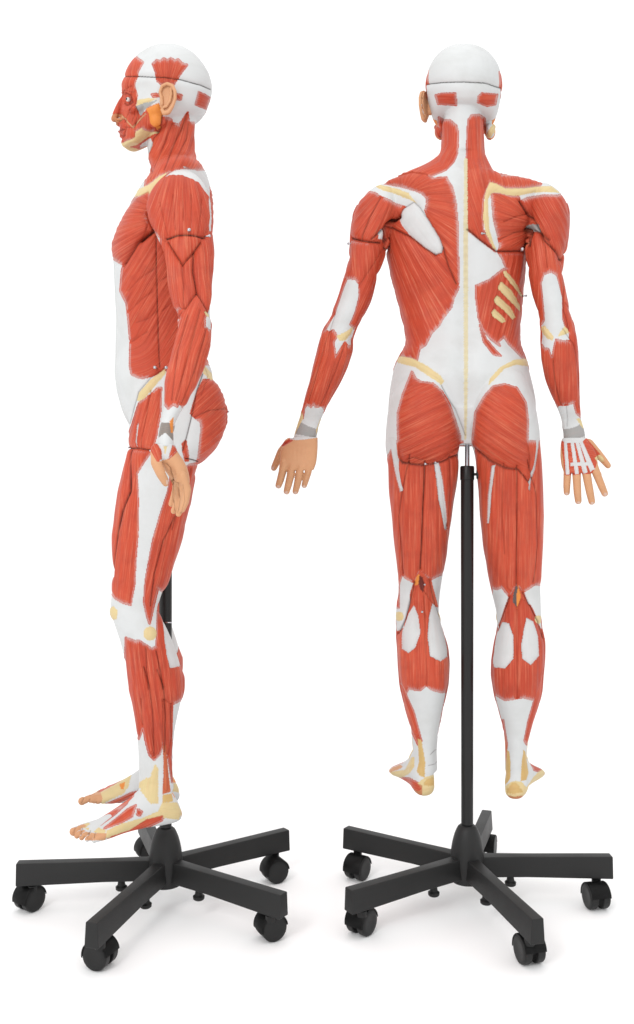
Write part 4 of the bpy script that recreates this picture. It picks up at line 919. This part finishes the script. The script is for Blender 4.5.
def make_stand(root, angles, axles, trail):
    m = simple_mesh('hub', lathe([(-87,12),(-85.5,16),(-70,17.2),(-62,17),(-56,16.4),(-50,15.6),(-44,14.4),(-38.5,12.8),(-34,11),(-31,9.4),(-29.5,7.6),(-29,6.5)], 56), BLACK, root); auto_smooth(m, 50)
    p = simple_mesh('pole', lathe([(-28,6.1),(100,6.2),(320,6.5),(320.5,7.1),(333,7.1),(334.5,6.4),(334.6,3)], 40), POLE, root); auto_smooth(p)
    q = simple_mesh('inner_rod', lathe([(334,2.4),(392,2.4)], 28), CHROME, p); auto_smooth(q)
    k = simple_mesh('clamp_knob', lathe([(6.5,1.4),(9,1.4),(9.2,4.4),(10,5.2),(13,5.2),(14,4.2)], 24), POLE, p, loc=(0, 0, 326)); k.rotation_euler = (0, math.radians(90), root['knob'])
    auto_smooth(k)
    for a, ax, tr in zip(angles, axles, trail):
        a = math.radians(a); d = Vector((math.cos(a), -math.sin(a), 0)); n = Vector((-d.y, d.x, 0))
        def P(r, w, z): v = d*r+n*w; return (v.x, v.y, z)
        bm = bmesh.new()
        secs = [(8,8.0,6.6,-80,-60),(60,6.8,5.6,-80.5,-60.3),(147,7.0,5.6,-83,-60.8)]
        pr = []
        for r, w0, w1, zb, zt in secs:
            pr.append([bm.verts.new([c*S for c in P(*q)]) for q in ((r,-w0,zb),(r,w0,zb),(r,w1,zt),(r,-w1,zt))])
        for i in range(len(pr)-1):
            for j in range(4): bm.faces.new((pr[i][j], pr[i][(j+1) % 4], pr[i+1][(j+1) % 4], pr[i+1][j]))
        bm.faces.new(pr[0][::-1]); bm.faces.new(pr[-1]); bmesh.ops.recalc_face_normals(bm, faces=bm.faces)
        bevel(bm, 1.3, 3)
        o = simple_mesh('base_arm', bm, BLACK, root); auto_smooth(o, 20)
        gl = simple_mesh('rubber_foot', lathe([(-91,4.6),(-90,5.6),(-87.5,5.8),(-86,4),(-80,3)], 24), WHEEL, o, loc=P(44, 0, 0)); auto_smooth(gl)
        v = P(131.5, 0, 0); make_caster(root, (v[0]+tr[0], v[1]+tr[1]), math.radians(-ax), (-tr[0], -tr[1]))

# ------------------------------------------------------------------ assemble
CAM = Vector((0, -DD, 300))
def place(X, depth, extra):
    """world position (modelling units) of a figure axis that stands at image column X"""
    x = X-317; k = (DD+depth)/DD
    return Vector((x*k, depth, 0)), math.atan2(x, DD)
pA, yA = place(165, 0, 0); pB, yB = place(465, 14, 0)
GRP = 'muscle figures on rolling stands'
figA = empty('muscle_figure', Vector((pA.x, pA.y, -14.4))*S, math.pi/2-yA, 'life-size painted muscle figure seen from its left side, facing left', 'anatomy figure', GRP, FA)
kB = (DD+14)/DD
figB = empty('muscle_figure', Vector((pB.x, pB.y, 300-300*kB))*S, -yB, 'life-size painted muscle figure seen from behind, both arms spread and a gap between its thighs', 'anatomy figure', GRP, kB)
VOX = .74
partA = make_figure('A', figA, VOX)
partB = make_figure('B', figB, VOX)

PB = set(partB.values())
def bp(X, Y, y): return backinv(X, Y, y)
pin(partA[7], sideinv(189, 231.5, -122), (-1, 0, .1), 5, .8, 2.0); pin(partA[7], sideinv(204.5, 236, -112), (-.6, -.8, 0), 5)
pin(partA[0], sideinv(152.5, 265, -66), (-1, .5, 0), 5, .7, 1.9); pin(partA[0], sideinv(159, 265, -66), (-1, -.3, 0), 6, .9, 2.3)
pin(partA[0], sideinv(157, 368, -70), (-1, .4, 0), 5, .7, 2.0); pin(partA[0], sideinv(164, 368, -72), (-1, -.4, 0), 5, .7, 1.9)
pin(partA[3], sideinv(221, 411.5, -45), (0, -1, 0), 7, .5, 1.2); pin(partA[3], sideinv(131, 447.5, -50), (-.6, .8, 0), 2.5, .5, 1.1)
pin(partA[3], sideinv(151, 451, -78), (-1, .1, 0), 4, .6, 1.3); pin(partA[3], sideinv(165.5, 622.5, -62), (-.5, -1, 0), 6, .5, 1.0)
pin(partB[7], bp(378, 245, -22), (.3, -1, 0), 6, .9, 2.0); pin(partB[7], bp(373, 245.5, -27), (-.3, -1, 0), 5, .8, 1.6); pin(partB[7], bp(352, 243.5, -22), (-1, -.2, 0), 4, .7, 1.5)
pin(partB[0], bp(486.5, 196.5, -38), (-.8, -.6, 0), 7, .7, 1.8); pin(partB[0], bp(487, 233.5, -38), (-.8, -.6, -.1), 6, .7, 1.5)
pin(partB[0], bp(521, 250.5, -34), (.2, -1, 0), 5, 1.1, 2.2); pin(partB[0], bp(522, 296, -12), (1, -.2, 0), 4, .8, 1.4)
pin(partB[3], bp(427, 464, -36), (-.3, -1, 0), 5, .7, 1.7); pin(partB[3], bp(434, 462.5, -34), (.4, -1, 0), 4, .6, 1.3)
pin(partB[3], bp(422.5, 611, -4), (0, -1, 0), 7.5, .9, 1.5)
pin(partB[3], bp(425, 584, 0), (0, -1, 0), 6, .8, 1.3)

def stand(pos, label, angles, axles, targets, knob):
    root = empty('rolling_stand', Vector(pos)*S, 0, label, 'display stand', 'five-arm display stands')
    root['knob'] = math.radians(knob)
    make_stand(root, angles, axles, targets)
def trails(c, angles, tg):
    out = []
    for a, t in zip(angles, tg):
        if t is None: out.append((2, 2)); continue
        M = (300-(FLOOR+12.5))/(t[1]-500); x = (t[0]-317)/M; y = DD/M-DD; a = math.radians(a)
        v = Vector((x-c[0]-131.5*math.cos(a), y-c[1]+131.5*math.sin(a)))
        if v.length > 10: v *= 10/v.length
        out.append((v.x, v.y))
    return out
cA, aA = (-152.2, 5, 0), [177, 106, 34, -36, -109]
stand(cA, 'black five-arm rolling stand with its pole hidden behind the legs of the side-facing figure', aA, [35, 112, 62, 62, 60], trails(cA, aA, [(29.5, 899), (104, 955), (275, 936), (270, 874), None]), 60)
cB, aB = (152.3, 13, 0), [-1, 75, 147, 215, 288]
stand(cB, 'black five-arm rolling stand, its full pole showing between the legs of the back-view figure', aB, [170, 165, 38, 35, 20], trails(cB, aB, [(595.6, 891), (528, 954), (356, 939), (351, 871), None]), -12)

# ------------------------------------------------------------------ studio floor
bm = bmesh.new(); bmesh.ops.create_grid(bm, x_segments=2, y_segments=2, size=60)
fm, fb, ft = principled('white_studio_floor', (.93, .93, .93), .75, spec=.2)
fn = ft.nodes.new('ShaderNodeTexNoise'); fn.inputs['Scale'].default_value = 2.0
fr = ft.nodes.new('ShaderNodeValToRGB'); fr.color_ramp.elements[0].color = (.95, .95, .95, 1); fr.color_ramp.elements[1].color = (.97, .97, .97, 1)
ft.links.new(fn.outputs[0], fr.inputs[0]); ft.links.new(fr.outputs[0], fb.inputs['Base Color'])
fl = simple_mesh('floor', bm, fm, None, smooth=False, loc=(0, 0, FLOOR)); fl['kind'] = 'structure'

# ------------------------------------------------------------------ light
w = bpy.data.worlds.new('World'); scene.world = w; w.use_nodes = True
bg = w.node_tree.nodes['Background']; bg.inputs['Color'].default_value = (1, 1, 1, 1); bg.inputs['Strength'].default_value = 1.17
def area(name, loc, target, size, power):
    l = bpy.data.lights.new(name, 'AREA'); l.shape = 'RECTANGLE'; l.size, l.size_y = size; l.energy = power
    o = bpy.data.objects.new(name, l); o.location = loc
    o.rotation_euler = (Vector(target)-Vector(loc)).to_track_quat('-Z', 'Y').to_euler(); COL.objects.link(o); return o
area('softbox', (-1.6, -3.2, 2.6), (0, 0, .8), (.9, 1.2), 50)
area('overhead_softbox', (0.3, -.4, 4.2), (0, 0, 0), (3, 3), 24)

# ------------------------------------------------------------------ camera
cd = bpy.data.cameras.new('camera'); cam = bpy.data.objects.new('camera', cd); COL.objects.link(cam)
cd.sensor_fit = 'VERTICAL'; cd.sensor_height = 36; cd.sensor_width = 36*634/1024; cd.lens = DD/1024*36
cd.shift_y = -12/1024; cd.clip_start = .05; cd.clip_end = 300
cam.location = CAM*S; cam.rotation_euler = (math.pi/2, 0, 0); scene.camera = cam
scene.view_settings.view_transform = 'Standard'; scene.view_settings.look = 'None'; scene.view_settings.exposure = 0; scene.view_settings.gamma = 1
